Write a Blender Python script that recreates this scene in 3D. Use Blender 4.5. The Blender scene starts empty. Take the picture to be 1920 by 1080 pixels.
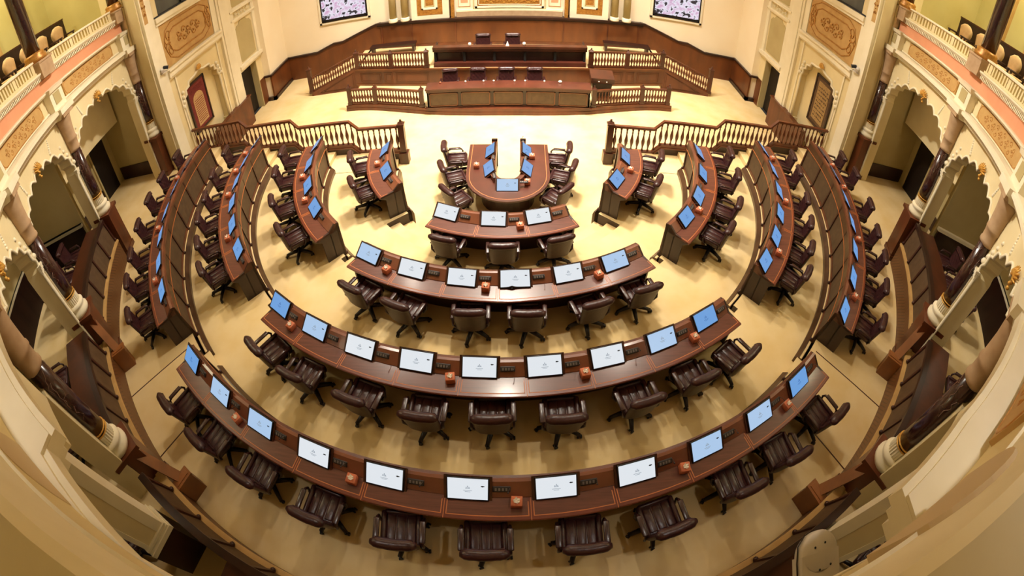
import bpy, bmesh, math, random
from mathutils import Vector, Matrix
random.seed(7)
sc = bpy.context.scene
COL = sc.collection
PI = math.pi
R_ = math.radians

# ------------------------------------------------------------------ materials
def lin(c):
    return tuple(((v / 255) / 12.92 if v / 255 <= 0.04045 else (((v / 255) + 0.055) / 1.055) ** 2.4) for v in c)

def mat(name, rgb, rough=0.6, rgb2=None, scale=4.0, stretch=(1, 1, 1), metal=0.0, bump=0.0, detail=4.0, coat=0.0, spec=0.5, lo=0.3, hi=0.7, distort=0.0):
    m = bpy.data.materials.new(name)
    m.use_nodes = True
    nt = m.node_tree
    b = nt.nodes['Principled BSDF']
    b.inputs['Roughness'].default_value = rough
    b.inputs['Metallic'].default_value = metal
    b.inputs['Coat Weight'].default_value = coat
    b.inputs['Coat Roughness'].default_value = 0.15
    b.inputs['Specular IOR Level'].default_value = spec
    b.inputs['Base Color'].default_value = lin(rgb) + (1,)
    if rgb2 is not None or bump:
        tc = nt.nodes.new('ShaderNodeTexCoord')
        mp = nt.nodes.new('ShaderNodeMapping')
        mp.inputs['Scale'].default_value = stretch
        nz = nt.nodes.new('ShaderNodeTexNoise')
        nz.inputs['Scale'].default_value = scale
        nz.inputs['Detail'].default_value = detail
        nz.inputs['Distortion'].default_value = distort
        nt.links.new(tc.outputs['Object'], mp.inputs['Vector'])
        nt.links.new(mp.outputs['Vector'], nz.inputs['Vector'])
        if rgb2 is not None:
            cr = nt.nodes.new('ShaderNodeValToRGB')
            cr.color_ramp.elements[0].position = lo
            cr.color_ramp.elements[1].position = hi
            cr.color_ramp.elements[0].color = lin(rgb) + (1,)
            cr.color_ramp.elements[1].color = lin(rgb2) + (1,)
            nt.links.new(nz.outputs['Fac'], cr.inputs['Fac'])
            nt.links.new(cr.outputs['Color'], b.inputs['Base Color'])
        if bump:
            bp = nt.nodes.new('ShaderNodeBump')
            bp.inputs['Strength'].default_value = bump
            bp.inputs['Distance'].default_value = 0.02
            nt.links.new(nz.outputs['Fac'], bp.inputs['Height'])
            nt.links.new(bp.outputs['Normal'], b.inputs['Normal'])
    return m

def emit(name, rgb, strength):
    m = bpy.data.materials.new(name)
    m.use_nodes = True
    b = m.node_tree.nodes['Principled BSDF']
    b.inputs['Base Color'].default_value = (0.02, 0.02, 0.02, 1)
    b.inputs['Roughness'].default_value = 0.25
    b.inputs['Emission Color'].default_value = lin(rgb) + (1,)
    b.inputs['Emission Strength'].default_value = strength
    return m

M = {}
M['carpet'] = mat('cream_carpet', (226, 202, 154), 0.95, (216, 186, 128), 1.3, bump=0.15, spec=0.1, lo=0.35, hi=0.75)
M['wood'] = mat('mahogany', (82, 40, 22), 0.36, (56, 26, 15), 3.0, (1, 1, 0.25), detail=6, coat=0.15)
M['wood_mid'] = mat('mahogany_mid', (108, 56, 29), 0.38, (78, 38, 20), 3.0, (1, 1, 0.25), detail=6, coat=0.15)
M['wood_dark'] = mat('dark_mahogany', (52, 27, 18), 0.4, (38, 18, 13), 3.0, (1, 1, 0.3), coat=0.1)
M['wood_gold'] = mat('honey_walnut', (114, 64, 29), 0.42, (90, 48, 22), 2.4, (1, 1, 0.3), detail=6, coat=0.1)
M['desktop'] = mat('red_mahogany_top', (112, 50, 30), 0.32, (86, 37, 25), 2.0, (1, 1, 1), detail=6, coat=0.3)
M['field'] = mat('brown_writing_field', (106, 60, 48), 0.3, (86, 46, 36), 30.0, (0.1, 1, 1), coat=0.3)
M['ledge'] = mat('polished_ledge', (132, 78, 54), 0.3, (108, 60, 40), 2.0, detail=6, coat=0.35)
M['utop'] = mat('plum_mahogany_top', (92, 46, 34), 0.3, (72, 35, 26), 2.0, detail=6, coat=0.3)
M['frontwood'] = mat('olive_brown_wood', (88, 60, 36), 0.38, (66, 42, 25), 3.0, (1, 1, 0.3), detail=6, coat=0.15)
M['railwood'] = mat('light_handrail_wood', (146, 90, 46), 0.42, (118, 70, 34), 2.4, detail=6, coat=0.1)
M['shadow_patch'] = mat('shadow_patch_plaster', (206, 184, 148), 0.8)  # darker plaster tone that paints a shadow on the entablature
M['inlay'] = mat('boxwood_inlay', (190, 112, 58), 0.5)
M['panel'] = mat('leather_panel', (92, 70, 47), 0.55, (78, 58, 39), 6.0, bump=0.1)
M['rib'] = mat('rib_wood', (60, 27, 17), 0.4)
M['leather'] = mat('maroon_leather', (64, 31, 31), 0.33, (48, 23, 23), 18.0, bump=0.25, coat=0.05)
M['leather_back'] = mat('brown_back_leather', (70, 48, 36), 0.45, (58, 39, 29), 9.0, bump=0.1)
M['armwood'] = mat('arm_dark', (52, 26, 24), 0.3, coat=0.2)
M['plastic'] = mat('black_plastic', (30, 22, 20), 0.4)
M['bezel'] = mat('bezel_black', (24, 20, 22), 0.3)
M['silver'] = mat('silver_edge', (150, 145, 140), 0.35, metal=0.6)
M['scr_white'] = emit('screen_white', (228, 234, 240), 0.95)
M['scr_pale'] = emit('screen_pale_blue', (176, 206, 240), 0.92)
M['scr_blue'] = emit('screen_blue', (112, 166, 228), 0.9)
M['emb_pale'] = emit('emblem_grey', (170, 184, 200), 0.6)
M['emb_blue'] = emit('emblem_blue', (70, 125, 205), 0.7)
M['mark'] = mat('dark_mark', (30, 34, 44), 0.5)
M['tbox'] = mat('orange_tissue_card', (206, 122, 84), 0.7, (190, 96, 62), 30)
M['tissue'] = mat('white_tissue', (240, 228, 214), 0.9)
M['mic'] = mat('mic_graphite', (52, 46, 46), 0.45)
M['button'] = mat('button_grey', (120, 112, 108), 0.4)
M['plaster'] = mat('cream_plaster', (230, 214, 170), 0.8, (222, 204, 158), 1.5)
M['plaster_w'] = mat('ivory_plaster', (238, 228, 202), 0.75, (230, 219, 190), 2.0)
M['wallcream'] = mat('warm_cream_wall', (246, 232, 204), 0.85, (243, 226, 194), 0.8)
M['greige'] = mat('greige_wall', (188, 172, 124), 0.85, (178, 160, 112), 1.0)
M['green'] = mat('gallery_green_wall', (196, 184, 124), 0.85, (184, 170, 108), 0.8)
M['pink'] = mat('salmon_band', (226, 160, 122), 0.8, (218, 150, 112), 2.0)
M['marble'] = mat('maroon_marble', (46, 20, 18), 0.22, (62, 29, 25), 5.0, (1, 1, 0.5), distort=1.5, coat=0.3)
M['vein'] = mat('marble_vein', (150, 118, 104), 0.4)
M['capstone'] = mat('rose_capital_stone', (190, 160, 126), 0.7, (174, 142, 108), 5)
M['gold'] = mat('gilt_relief', (196, 142, 66), 0.4, (156, 102, 42), 14, metal=0.3)
M['goldbright'] = mat('gilt_bright', (224, 178, 84), 0.4, (190, 130, 50), 20, metal=0.3)
M['tan'] = mat('tan_panel', (198, 160, 100), 0.7, (184, 144, 86), 4)
M['dark'] = mat('dark_door', (22, 13, 10), 0.5)
M['nearblack'] = mat('near_black_strip', (14, 11, 10), 0.8)  # even near-black colour of the presiding desk's strips
M['glass'] = mat('dim_window_glass', (74, 78, 76), 0.15, (52, 54, 52), 0.6, (1, 3, 0.15))
M['chairbeige'] = mat('beige_upholstery', (206, 172, 124), 0.8, (196, 160, 110), 10)
M['ceiling'] = mat('ceiling_paint', (232, 222, 200), 0.9)
M['lamp'] = emit('lamp_glow', (255, 226, 178), 6.0)
M['white'] = mat('white_enamel', (214, 206, 196), 0.5)
M['carpet_red'] = mat('red_rug', (130, 54, 48), 0.9, (104, 36, 34), 22)
M['carpet_cream'] = mat('cream_rug', (206, 172, 124), 0.9, (182, 142, 96), 16)
M['bronze'] = mat('bronze_calligraphy', (104, 78, 50), 0.6, (72, 50, 32), 16)
M['bronze_pale'] = mat('bronze_pale', (172, 142, 92), 0.6, (142, 110, 66), 14)

# herringbone timber for the riser of the gallery
def herringbone():
    m = mat('herringbone_timber', (104, 66, 36), 0.45)
    nt = m.node_tree
    b = nt.nodes['Principled BSDF']
    tc = nt.nodes.new('ShaderNodeTexCoord')
    sep = nt.nodes.new('ShaderNodeSeparateXYZ')
    nt.links.new(tc.outputs['UV'], sep.inputs['Vector'])
    ab = nt.nodes.new('ShaderNodeMath'); ab.operation = 'PINGPONG'; ab.inputs[1].default_value = 0.38
    nt.links.new(sep.outputs['Y'], ab.inputs[0])
    ad = nt.nodes.new('ShaderNodeMath'); ad.operation = 'ADD'
    nt.links.new(sep.outputs['X'], ad.inputs[0]); nt.links.new(ab.outputs[0], ad.inputs[1])
    ml = nt.nodes.new('ShaderNodeMath'); ml.operation = 'MULTIPLY'; ml.inputs[1].default_value = 9.0
    nt.links.new(ad.outputs[0], ml.inputs[0])
    fr = nt.nodes.new('ShaderNodeMath'); fr.operation = 'FRACT'
    nt.links.new(ml.outputs[0], fr.inputs[0])
    cr = nt.nodes.new('ShaderNodeValToRGB')
    e = cr.color_ramp.elements
    e[0].position = 0.0; e[0].color = lin((58, 33, 18)) + (1,)
    e[1].position = 0.35; e[1].color = lin((108, 68, 36)) + (1,)
    nt.links.new(fr.outputs[0], cr.inputs['Fac'])
    nt.links.new(cr.outputs['Color'], b.inputs['Base Color'])
    return m
M['herring'] = herringbone()

def crowd(name):
    m = emit(name, (230, 220, 235), 1.0)
    nt = m.node_tree
    b = nt.nodes['Principled BSDF']
    tc = nt.nodes.new('ShaderNodeTexCoord')
    v = nt.nodes.new('ShaderNodeTexVoronoi'); v.inputs['Scale'].default_value = 9.0
    n = nt.nodes.new('ShaderNodeTexNoise'); n.inputs['Scale'].default_value = 4.5; n.inputs['Detail'].default_value = 7.0
    nt.links.new(tc.outputs['Object'], v.inputs['Vector']); nt.links.new(tc.outputs['Object'], n.inputs['Vector'])
    cr = nt.nodes.new('ShaderNodeValToRGB')
    e = cr.color_ramp.elements
    e[0].position = 0.42; e[0].color = lin((36, 32, 46)) + (1,)
    e[1].position = 0.47; e[1].color = lin((236, 232, 246)) + (1,)
    x = e.new(0.66); x.color = lin((206, 160, 196)) + (1,)
    nt.links.new(n.outputs['Fac'], cr.inputs['Fac'])
    nt.links.new(cr.outputs['Color'], b.inputs['Emission Color'])
    return m
M['crowd'] = crowd('assembly_broadcast')

# ------------------------------------------------------------------ mesh builder
class MB:
    def __init__(s):
        s.v = []; s.f = []; s.uv = {}; s.sm = []; s.mi = []
    def add(s, vs, fs, T=None, smooth=False, mi=0):
        o = len(s.v)
        for p in vs:
            s.v.append(tuple(T @ Vector(p)) if T is not None else tuple(p))
        for f in fs:
            s.f.append(tuple(i + o for i in f)); s.sm.append(smooth); s.mi.append(mi)
        return s
    def box(s, x0, x1, y0, y1, z0, z1, T=None, mi=0):
        vs = [(x, y, z) for z in (z0, z1) for y in (y0, y1) for x in (x0, x1)]
        return s.add(vs, [(0, 2, 3, 1), (4, 5, 7, 6), (0, 1, 5, 4), (2, 6, 7, 3), (0, 4, 6, 2), (1, 3, 7, 5)], T, mi=mi)
    def rbox(s, cx, cy, cz, sx, sy, sz, r=0.02, seg=2, T=None, mi=0):
        bm = bmesh.new()
        bmesh.ops.create_cube(bm, size=1)
        bmesh.ops.scale(bm, vec=(sx, sy, sz), verts=bm.verts)
        bmesh.ops.bevel(bm, geom=bm.edges[:], offset=r, segments=seg, profile=0.5, affect='EDGES')
        bmesh.ops.translate(bm, vec=(cx, cy, cz), verts=bm.verts)
        bm.verts.index_update()
        s.add([tuple(v.co) for v in bm.verts], [tuple(v.index for v in f.verts) for f in bm.faces], T, True, mi)
        bm.free(); return s
    def prism(s, poly, z0, z1, T=None, mi=0):
        n = len(poly)
        vs = [(x, y, z0) for x, y in poly] + [(x, y, z1) for x, y in poly]
        fs = [tuple(range(n - 1, -1, -1)), tuple(range(n, 2 * n))] + [(i, (i + 1) % n, (i + 1) % n + n, i + n) for i in range(n)]
        return s.add(vs, fs, T, mi=mi)
    def lathe(s, prof, n=16, T=None, smooth=True, mi=0):
        vs = []; fs = []
        for r, z in prof:
            for k in range(n):
                a = 2 * PI * k / n
                vs.append((r * math.cos(a), r * math.sin(a), z))
        for i in range(len(prof) - 1):
            for k in range(n):
                k2 = (k + 1) % n
                fs.append((i * n + k, i * n + k2, (i + 1) * n + k2, (i + 1) * n + k))
        fs.append(tuple(range(n - 1, -1, -1))); fs.append(tuple((len(prof) - 1) * n + k for k in range(n)))
        return s.add(vs, fs, T, smooth, mi)
    def tube(s, pts, r, n=8, T=None, closed=False, mi=0, flat=1.0):
        pts = [Vector(p) for p in pts]; m = len(pts)
        rr = r if isinstance(r, (list, tuple)) else [r] * m
        vs = []; fs = []; up = None
        for i, p in enumerate(pts):
            if closed: d = pts[(i + 1) % m] - pts[i - 1]
            else: d = pts[min(i + 1, m - 1)] - pts[max(i - 1, 0)]
            d.normalize()
            if up is None:
                up = Vector((0, 0, 1)) if abs(d.z) < 0.9 else Vector((1, 0, 0))
            a = d.cross(up)
            if a.length < 1e-4: a = d.orthogonal()
            a.normalize(); bb = a.cross(d).normalized(); up = bb
            for k in range(n):
                t = 2 * PI * k / n
                vs.append(p + a * math.cos(t) * rr[i] + bb * math.sin(t) * rr[i] * flat)
        for i in range(m if closed else m - 1):
            j = (i + 1) % m
            for k in range(n):
                k2 = (k + 1) % n
                fs.append((i * n + k, i * n + k2, j * n + k2, j * n + k))
        if not closed:
            fs.append(tuple(range(n - 1, -1, -1))); fs.append(tuple((m - 1) * n + k for k in range(n)))
        return s.add(vs, fs, T, True, mi)
    def arc(s, prof, p0, p1, n=None, T=None, mi=0, closed=True, caps=True, smooth=False):
        # sweep a closed (r, z) outline between two bearings (degrees, 0 = towards the entrance gallery)
        if n is None: n = max(1, int(abs(p1 - p0) / 2.0 + 0.5))
        k = len(prof); vs = []; fs = []
        for i in range(n + 1):
            for r, z in prof: vs.append(pol(r, p0 + (p1 - p0) * i / n, z))
        for i in range(n):
            for j in range(k if closed else k - 1):
                j2 = (j + 1) % k
                fs.append((i * k + j, (i + 1) * k + j, (i + 1) * k + j2, i * k + j2))
        if closed and caps:
            fs.append(tuple(range(k))); fs.append(tuple(n * k + j for j in range(k - 1, -1, -1)))
        return s.add(vs, fs, T, smooth, mi)
    def ball(s, c, r, T=None, n=10, sq=(1, 1, 1), mi=0):
        m = n // 2; prof = [(max(1e-4, math.sin(PI * i / m)), -math.cos(PI * i / m)) for i in range(m + 1)]
        X = Matrix.Translation(c) @ Matrix.Diagonal((r * sq[0], r * sq[1], r * sq[2], 1))
        return s.lathe(prof, n, (T @ X) if T is not None else X, mi=mi)
    def mesh(s, name, mats):
        me = bpy.data.meshes.new(name)
        me.from_pydata(s.v, [], s.f)
        bm = bmesh.new(); bm.from_mesh(me)
        bmesh.ops.recalc_face_normals(bm, faces=bm.faces)
        bm.to_mesh(me); bm.free()
        for m in (mats if isinstance(mats, (list, tuple)) else [mats]): me.materials.append(m)
        me.polygons.foreach_set('use_smooth', s.sm)
        me.polygons.foreach_set('material_index', s.mi)
        me.update()
        return me
    def obj(s, name, mats, parent=None):
        o = bpy.data.objects.new(name, s.mesh(name, mats)); COL.objects.link(o)
        if parent is not None: o.parent = parent
        return o

def pol(r, ph, z):
    a = R_(ph)
    return (r * math.sin(a), -r * math.cos(a), z)
def place(r, ph, z):
    return Matrix.Translation(pol(r, ph, z)) @ Matrix.Rotation(R_(ph), 4, 'Z')

def tag(o, label, cat, group=None):
    o['label'] = label; o['category'] = cat
    if group: o['group'] = group
    return o
def struct(o, label=None, cat=None):
    o['kind'] = 'structure'
    if label: o['label'] = label
    if cat: o['category'] = cat
    return o
def empty(name, mtx=None):
    o = bpy.data.objects.new(name, None); COL.objects.link(o)
    o.empty_display_size = 0.1
    if mtx is not None: o.matrix_world = mtx
    return o
def copy_tree(o, parent=None, mtx=None):
    c = o.copy(); COL.objects.link(c)
    if parent is not None:
        c.parent = parent; c.matrix_parent_inverse = o.matrix_parent_inverse
    if mtx is not None: c.matrix_world = mtx
    for ch in o.children: copy_tree(ch, c)
    return c
class Proto:
    # the first use takes the original, later uses take copies
    def __init__(s, root): s.root = root; s.used = False
    def put(s, mtx):
        if not s.used:
            s.used = True; s.root.matrix_world = mtx; return s.root
        return copy_tree(s.root, None, mtx)

ORD = ['first', 'second', 'third', 'fourth', 'fifth', 'sixth', 'seventh', 'eighth', 'ninth', 'tenth', 'eleventh']
TZ = [0, 0.45, 0.757, 1.07, 1.45]          # floor level of each row
RISER = [0, 2.93, 4.93, 7.03, 9.07, 11.45]
RF = [0, 3.06, 5.08, 7.24, 9.34]           # front top edge of each desk
RU = [0, 3.69, 5.69, 7.83, 9.92]           # user edge of each desk
MIDSPAN = [0, (-26.6, 27.4), (-32.2, 32.6), (-34.3, 34.3), (-36.0, 36.0)]
SIDE = [0, 52.0, 44.1, 45.2, 44.1]
ROWN = ['', 'innermost curved row', 'second curved row', 'third curved row', 'outermost curved row']
MON = {
 'L1': [-85.8, -66.5], 'L2': [-88.6, -77.9, -66.35, -54.8], 'L3': [-89.3, -81.85, -74.25, -66.4, -58.9, -50.8],
 'L4': [-88.3, -81.9, -75.2, -68.5, -62.05, -55.6, -49.05],
 'M1': [-21.9, -2.8, 14.6], 'M2': [-29.3, -18.0, -7.2, 3.5, 14.35, 25.1],
 'M3': [-32.7, -24.8, -17.1, -9.3, -1.6, 6.1, 13.9, 21.65, 29.4],
 'M4': [-34.45, -27.9, -21.4, -14.9, -8.2, -1.5, 5.25, 11.8, 18.5, 25.0, 31.55],
 'R1': [79.3, 59.2], 'R2': [84.3, 72.7, 61.2, 50.6], 'R3': [87.0, 78.9, 71.2, 63.2, 55.6, 47.9],
 'R4': [86.1, 79.7, 72.6, 66.2, 59.5, 53.0, 45.9]}
CH = {   # bearing, deviation of each chair
 'M1': [(-16.7, 0.3, 4.11), (0.8, 1, 4.15), (17.6, 1.3, 4.11)],
 'M2': [(-26.0, -2.7, 6.2), (-16.4, -6.7, 6.22), (-4.6, 5.4, 6.14), (5.3, -4.9, 6.15), (16.5, 3.4, 6.16), (26.8, -7, 6.18)],
 'M3': [(-30.0, -6.4, 8.38), (-23.3, 2.9, 8.41), (-14.9, -2.7, 8.36), (-7.3, 2.3, 8.36), (0, 2.2, 8.3), (7.5, -3.7, 8.36), (16, 0.5, 8.36), (23.6, -3.7, 8.37), (30.4, 5.6, 8.46)],
 'M4': [(-32.3, 0.1, 10.5), (-26.3, -2.6, 10.49), (-20, 0.7, 10.47), (-13.2, 0.4, 10.49), (-6.5, 7.5, 10.47), (-0.1, 2.5, 10.45), (6.9, -4, 10.46), (13.1, 2.3, 10.52), (20.3, -4.6, 10.47), (26, -8.1, 10.51), (32.6, -3.3, 10.52)],
 'L1': [(-81.4, 6, 4.13), (-63.8, 2, 4.13)], 'L2': [(-86.3, 4, 6.3), (-76.5, 1, 6.24), (-64.2, 3, 6.26), (-52.2, 2, 6.27)],
 'L3': [(-87.8, 9, 8.42), (-79.6, 12, 8.4), (-71.7, 6, 8.34), (-65.2, 3, 8.42), (-57.9, 2, 8.4), (-50.9, 4, 8.43)],
 'L4': [(-86.6, 6, 10.36), (-80.1, 4, 10.4), (-74.3, 3, 10.48), (-67.6, 2, 10.49), (-60.7, 2, 10.49), (-55.0, 0, 10.54), (-48.3, 2, 10.55)],
 'R1': [(82.5, -6, 4.17), (65.4, -2, 4.16)], 'R2': [(85.7, -4, 6.25), (75.7, -2, 6.26), (63.6, -3, 6.28), (53.5, -2, 6.27)],
 'R3': [(86.2, -8, 8.38), (80.5, -6, 8.3), (71.1, -3, 8.24), (63.9, -3, 8.26), (56.8, -2, 8.32), (50.5, -4, 8.38)],
 'R4': [(86.6, -8, 10.37), (82.0, -6, 10.52), (73.4, -3, 10.46), (66.5, -2, 10.38), (61.0, -2, 10.48), (54.8, -1, 10.48), (48.1, -2, 10.52)]}

# ------------------------------------------------------------------ swivel chair (faces local +y, floor at z=0)
def make_chair(name='swivel_chair', small=False):
    t = empty(name)
    b = MB()
    b.rbox(0, 0.03, 0.455, 0.54, 0.54, 0.12, 0.05, 3)
    for k in (-1, 1): b.rbox(k * 0.245, 0.02, 0.51, 0.08, 0.52, 0.1, 0.035, 2)
    b.rbox(0, 0.265, 0.49, 0.5, 0.08, 0.1, 0.035, 2)
    for k in (-1, 0, 1): b.rbox(k * 0.14, 0.02, 0.498, 0.135, 0.42, 0.06, 0.025, 2)
    b.obj('seat', M['leather'], t)
    # backrest: quilted front, plain shell behind
    b = MB(); nu, nv = 16, 14; vs = []; fs = []
    def shape(u, v, side):
        w = 0.29 * (1 - 0.10 * (1 - v) ** 2)
        x = u * w
        y = -0.225 - 0.10 * v + 0.045 * u * u + (0.0 if side else -0.08)
        z = 0.40 + 0.56 * v
        if side:
            q = abs(math.sin(PI * (u * 2.0 + v * 3))) * abs(math.sin(PI * (u * 2.0 - v * 3)))
            y += 0.028 * q * (1 - abs(u) ** 6) - 0.03 * max(0, abs(u) - 0.85) / 0.15
        else:
            y += 0.03 * max(0, abs(u) - 0.8) / 0.2
        return (x, y, z)
    for side in (1, 0):
        for j in range(nv + 1):
            for i in range(nu + 1):
                vs.append(shape(-1 + 2 * i / nu, j / nv, side))
    W = nu + 1; H = (nu + 1) * (nv + 1)
    mi = []
    for side in (0, 1):
        fl = []
        for j in range(nv):
            for i in range(nu):
                a = side * H + j * W + i
                fl.append((a, a + 1, a + 1 + W, a + W) if side == 0 else (a, a + W, a + 1 + W, a + 1))
        b.v = b.v or list(vs)
        for f in fl: b.f.append(f); b.sm.append(True); b.mi.append(side)
    def stitch(seq):
        for a, c in zip(seq, seq[1:]):
            b.f.append((a, c, c + H, a + H)); b.sm.append(True); b.mi.append(0)
    stitch([j * W for j in range(nv + 1)]); stitch([j * W + nu for j in range(nv + 1)])
    stitch([i for i in range(W)]); stitch([nv * W + i for i in range(W)])
    b.obj('backrest', [M['leather'], M['leather_back']], t)
    b = MB()
    pts = [(-0.305 + 0.61 * k / 10, -0.345 + 0.02 * abs(k - 5) / 5, 0.965) for k in range(11)]
    b.tube(pts, [0.04, 0.078] + [0.086, 0.083, 0.086, 0.083, 0.086, 0.083, 0.086] + [0.078, 0.04], 12, flat=0.85)
    b.tube([(x, y + 0.062, z - 0.03) for x, y, z in pts[1:-1]], 0.035, 8)
    b.obj('headrest', M['leather'], t)
    for s in (-1, 1):
        b = MB()
        x = 0.315 * s
        path = [(x * 0.86, -0.22, 0.42), (x, -0.25, 0.52), (x, -0.23, 0.61), (x, -0.15, 0.638), (x, 0.05, 0.638), (x, 0.14, 0.625), (x, 0.18, 0.56), (x, 0.15, 0.46), (x * 0.84, 0.10, 0.40)]
        b.tube(path, 0.022, 8)
        b.rbox(x, -0.05, 0.655, 0.085, 0.34, 0.04, 0.016, 2)
        b.obj('armrest', M['armwood'], t)
    b = MB()
    b.lathe([(0.028, 0.1), (0.028, 0.28), (0.045, 0.285), (0.045, 0.37), (0.02, 0.375)], 12)
    b.rbox(0, 0, 0.385, 0.26, 0.30, 0.035, 0.012, 2)
    b.obj('stem', M['plastic'], t)
    b = MB(); b.lathe([(0.06, 0.085), (0.055, 0.14), (0.03, 0.15)], 12)
    ang = [R_(90 + 72 * k + 20) for k in range(5)]
    for a in ang:
        b.tube([(0.03 * math.cos(a), 0.03 * math.sin(a), 0.12), (0.22 * math.cos(a), 0.22 * math.sin(a), 0.105), (0.36 * math.cos(a), 0.36 * math.sin(a), 0.08)], [0.05, 0.042, 0.034], 8)
    base = b.obj('star_base', M['plastic'], t)
    cast = None
    for a in ang:
        if cast is None:
            b = MB(); X = Matrix.Rotation(PI / 2, 4, 'Y')
            for dx in (-0.026, 0.026): b.lathe([(0.02, -0.016), (0.034, -0.014), (0.034, 0.014), (0.02, 0.016)], 12, Matrix.Translation((dx, 0, 0)) @ X)
            b.box(-0.012, 0.012, -0.015, 0.02, -0.005, 0.055)
            c = cast = b.obj('caster', M['plastic'], base)
        else:
            c = cast.copy(); COL.objects.link(c); c.parent = base
        c.matrix_basis = Matrix.Translation((0.36 * math.cos(a), 0.36 * math.sin(a), 0.035)) @ Matrix.Rotation(a + 0.6, 4, 'Z')
    return t

chair = Proto(make_chair())
SIDEN = {'L': 'left', 'R': 'right', 'M': 'middle'}
for key, lst in CH.items():
    s, r = key[0], int(key[1])
    for i, (ph, dev, rt) in enumerate(lst):
        m = place(rt - 0.32, ph, TZ[r]) @ Matrix.Rotation(R_(dev), 4, 'Z')
        o = chair.put(m)
        if s == 'M': lab = f"maroon swivel chair, {ORD[i]} from the left at the {ROWN[r]}'s middle desk"
        else: lab = f"maroon swivel chair, {ORD[i]} from the balustrade at the {ROWN[r]}'s {SIDEN[s]} desk"
        tag(o, lab, 'chair', 'swivel chairs along the curved desks')

# ------------------------------------------------------------------ desk monitors
def make_monitor(kind):
    t = empty('desk_monitor')
    X = Matrix.Translation((0, 0, 0.0)) @ Matrix.Rotation(R_(-51), 4, 'X')
    b = MB(); b.rbox(0, 0.016, 0, 0.55, 0.032, 0.335, 0.008, 2, X)
    b.box(-0.12, 0.12, 0.03, 0.05, -0.1, 0.1, X)
    b.obj('bezel', M['bezel'], t)
    b = MB(); b.box(-0.31, 0.31, 0.028, 0.045, -0.195, 0.18, X); b.obj('recess_board', M['wood'], t)
    b = MB(); b.box(-0.257, 0.257, -0.003, 0.001, -0.147, 0.152, X)
    s = b.obj('screen', M['scr_' + kind], t)
    b = MB()
    for a in (-0.018, 0.0, 0.018):
        b.box(a - 0.005, a + 0.005, -0.0045, -0.0035, 0.02 - abs(a) * 0.4, 0.05 - abs(a), X)
    b.box(-0.03, 0.03, -0.0045, -0.0035, 0.008, 0.014, X)
    for k, w in ((0, 0.055), (1, 0.035)): b.box(-w, w, -0.0045, -0.0035, -0.022 - 0.018 * k, -0.016 - 0.018 * k, X)
    b.obj('screen_emblem', M['emb_blue' if kind == 'blue' else 'emb_pale'], t)
    if kind != 'blue':
        b = MB(); b.prism([(0.165, 0.048), (0.18, 0.06), (0.215, 0.055), (0.215, 0.047), (0.185, 0.038)], 0.0035, 0.006, X @ Matrix.Rotation(PI / 2, 4, 'X'))
        b.obj('pointer_mark', M['mark'], t)
    return t
mon = {k: Proto(make_monitor(k)) for k in ('white', 'pale', 'blue')}
LIT = {'white': 'white-lit', 'pale': 'pale-blue-lit', 'blue': 'blue-lit'}
RM = [0, 3.2, 5.25, 7.37, 9.5]
for key, lst in MON.items():
    s, r = key[0], int(key[1]); n = len(lst)
    for i, ph in enumerate(lst):
        kind = 'blue'
        if s == 'M':
            e = min(i, n - 1 - i)
            kind = 'white'
            if r == 4: kind = 'blue' if e == 0 else ('pale' if e <= 2 else 'white')
            elif r == 3: kind = 'blue' if e == 0 else ('pale' if e <= 1 else 'white')
            elif r == 2: kind = 'pale' if e == 0 else 'white'
        rr = RM[r] if s == 'M' or r > 1 else RM[r]
        o = mon[kind].put(place(rr + 0.01, ph, TZ[r] + 0.872))
        if s == 'M': lab = f"{LIT[kind]} monitor, {ORD[i]} from the left on the {ROWN[r]}'s middle desk"
        else: lab = f"{LIT[kind]} monitor, {ORD[i]} from the balustrade on the {ROWN[r]}'s {SIDEN[s]} desk"
        tag(o, lab, 'monitor', 'monitors on the curved desks')

# ------------------------------------------------------------------ curved desks
MICP = None
def mic_proto():
    b = MB()
    b.rbox(0, 0, 0, 0.23, 0.085, 0.03, 0.012, 2)
    for k in range(4): b.box(-0.085 + 0.045 * k, -0.06 + 0.045 * k, -0.02, 0.02, 0.014, 0.019, mi=1)
    b.tube([(0.095, 0.02, 0.01), (0.1, 0.03, 0.06), (0.085, 0.0, 0.13)], 0.005, 6)
    b.ball((0.083, -0.004, 0.14), 0.012, n=8)
    return b.mesh('microphone_unit', [M['mic'], M['button']])

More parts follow.
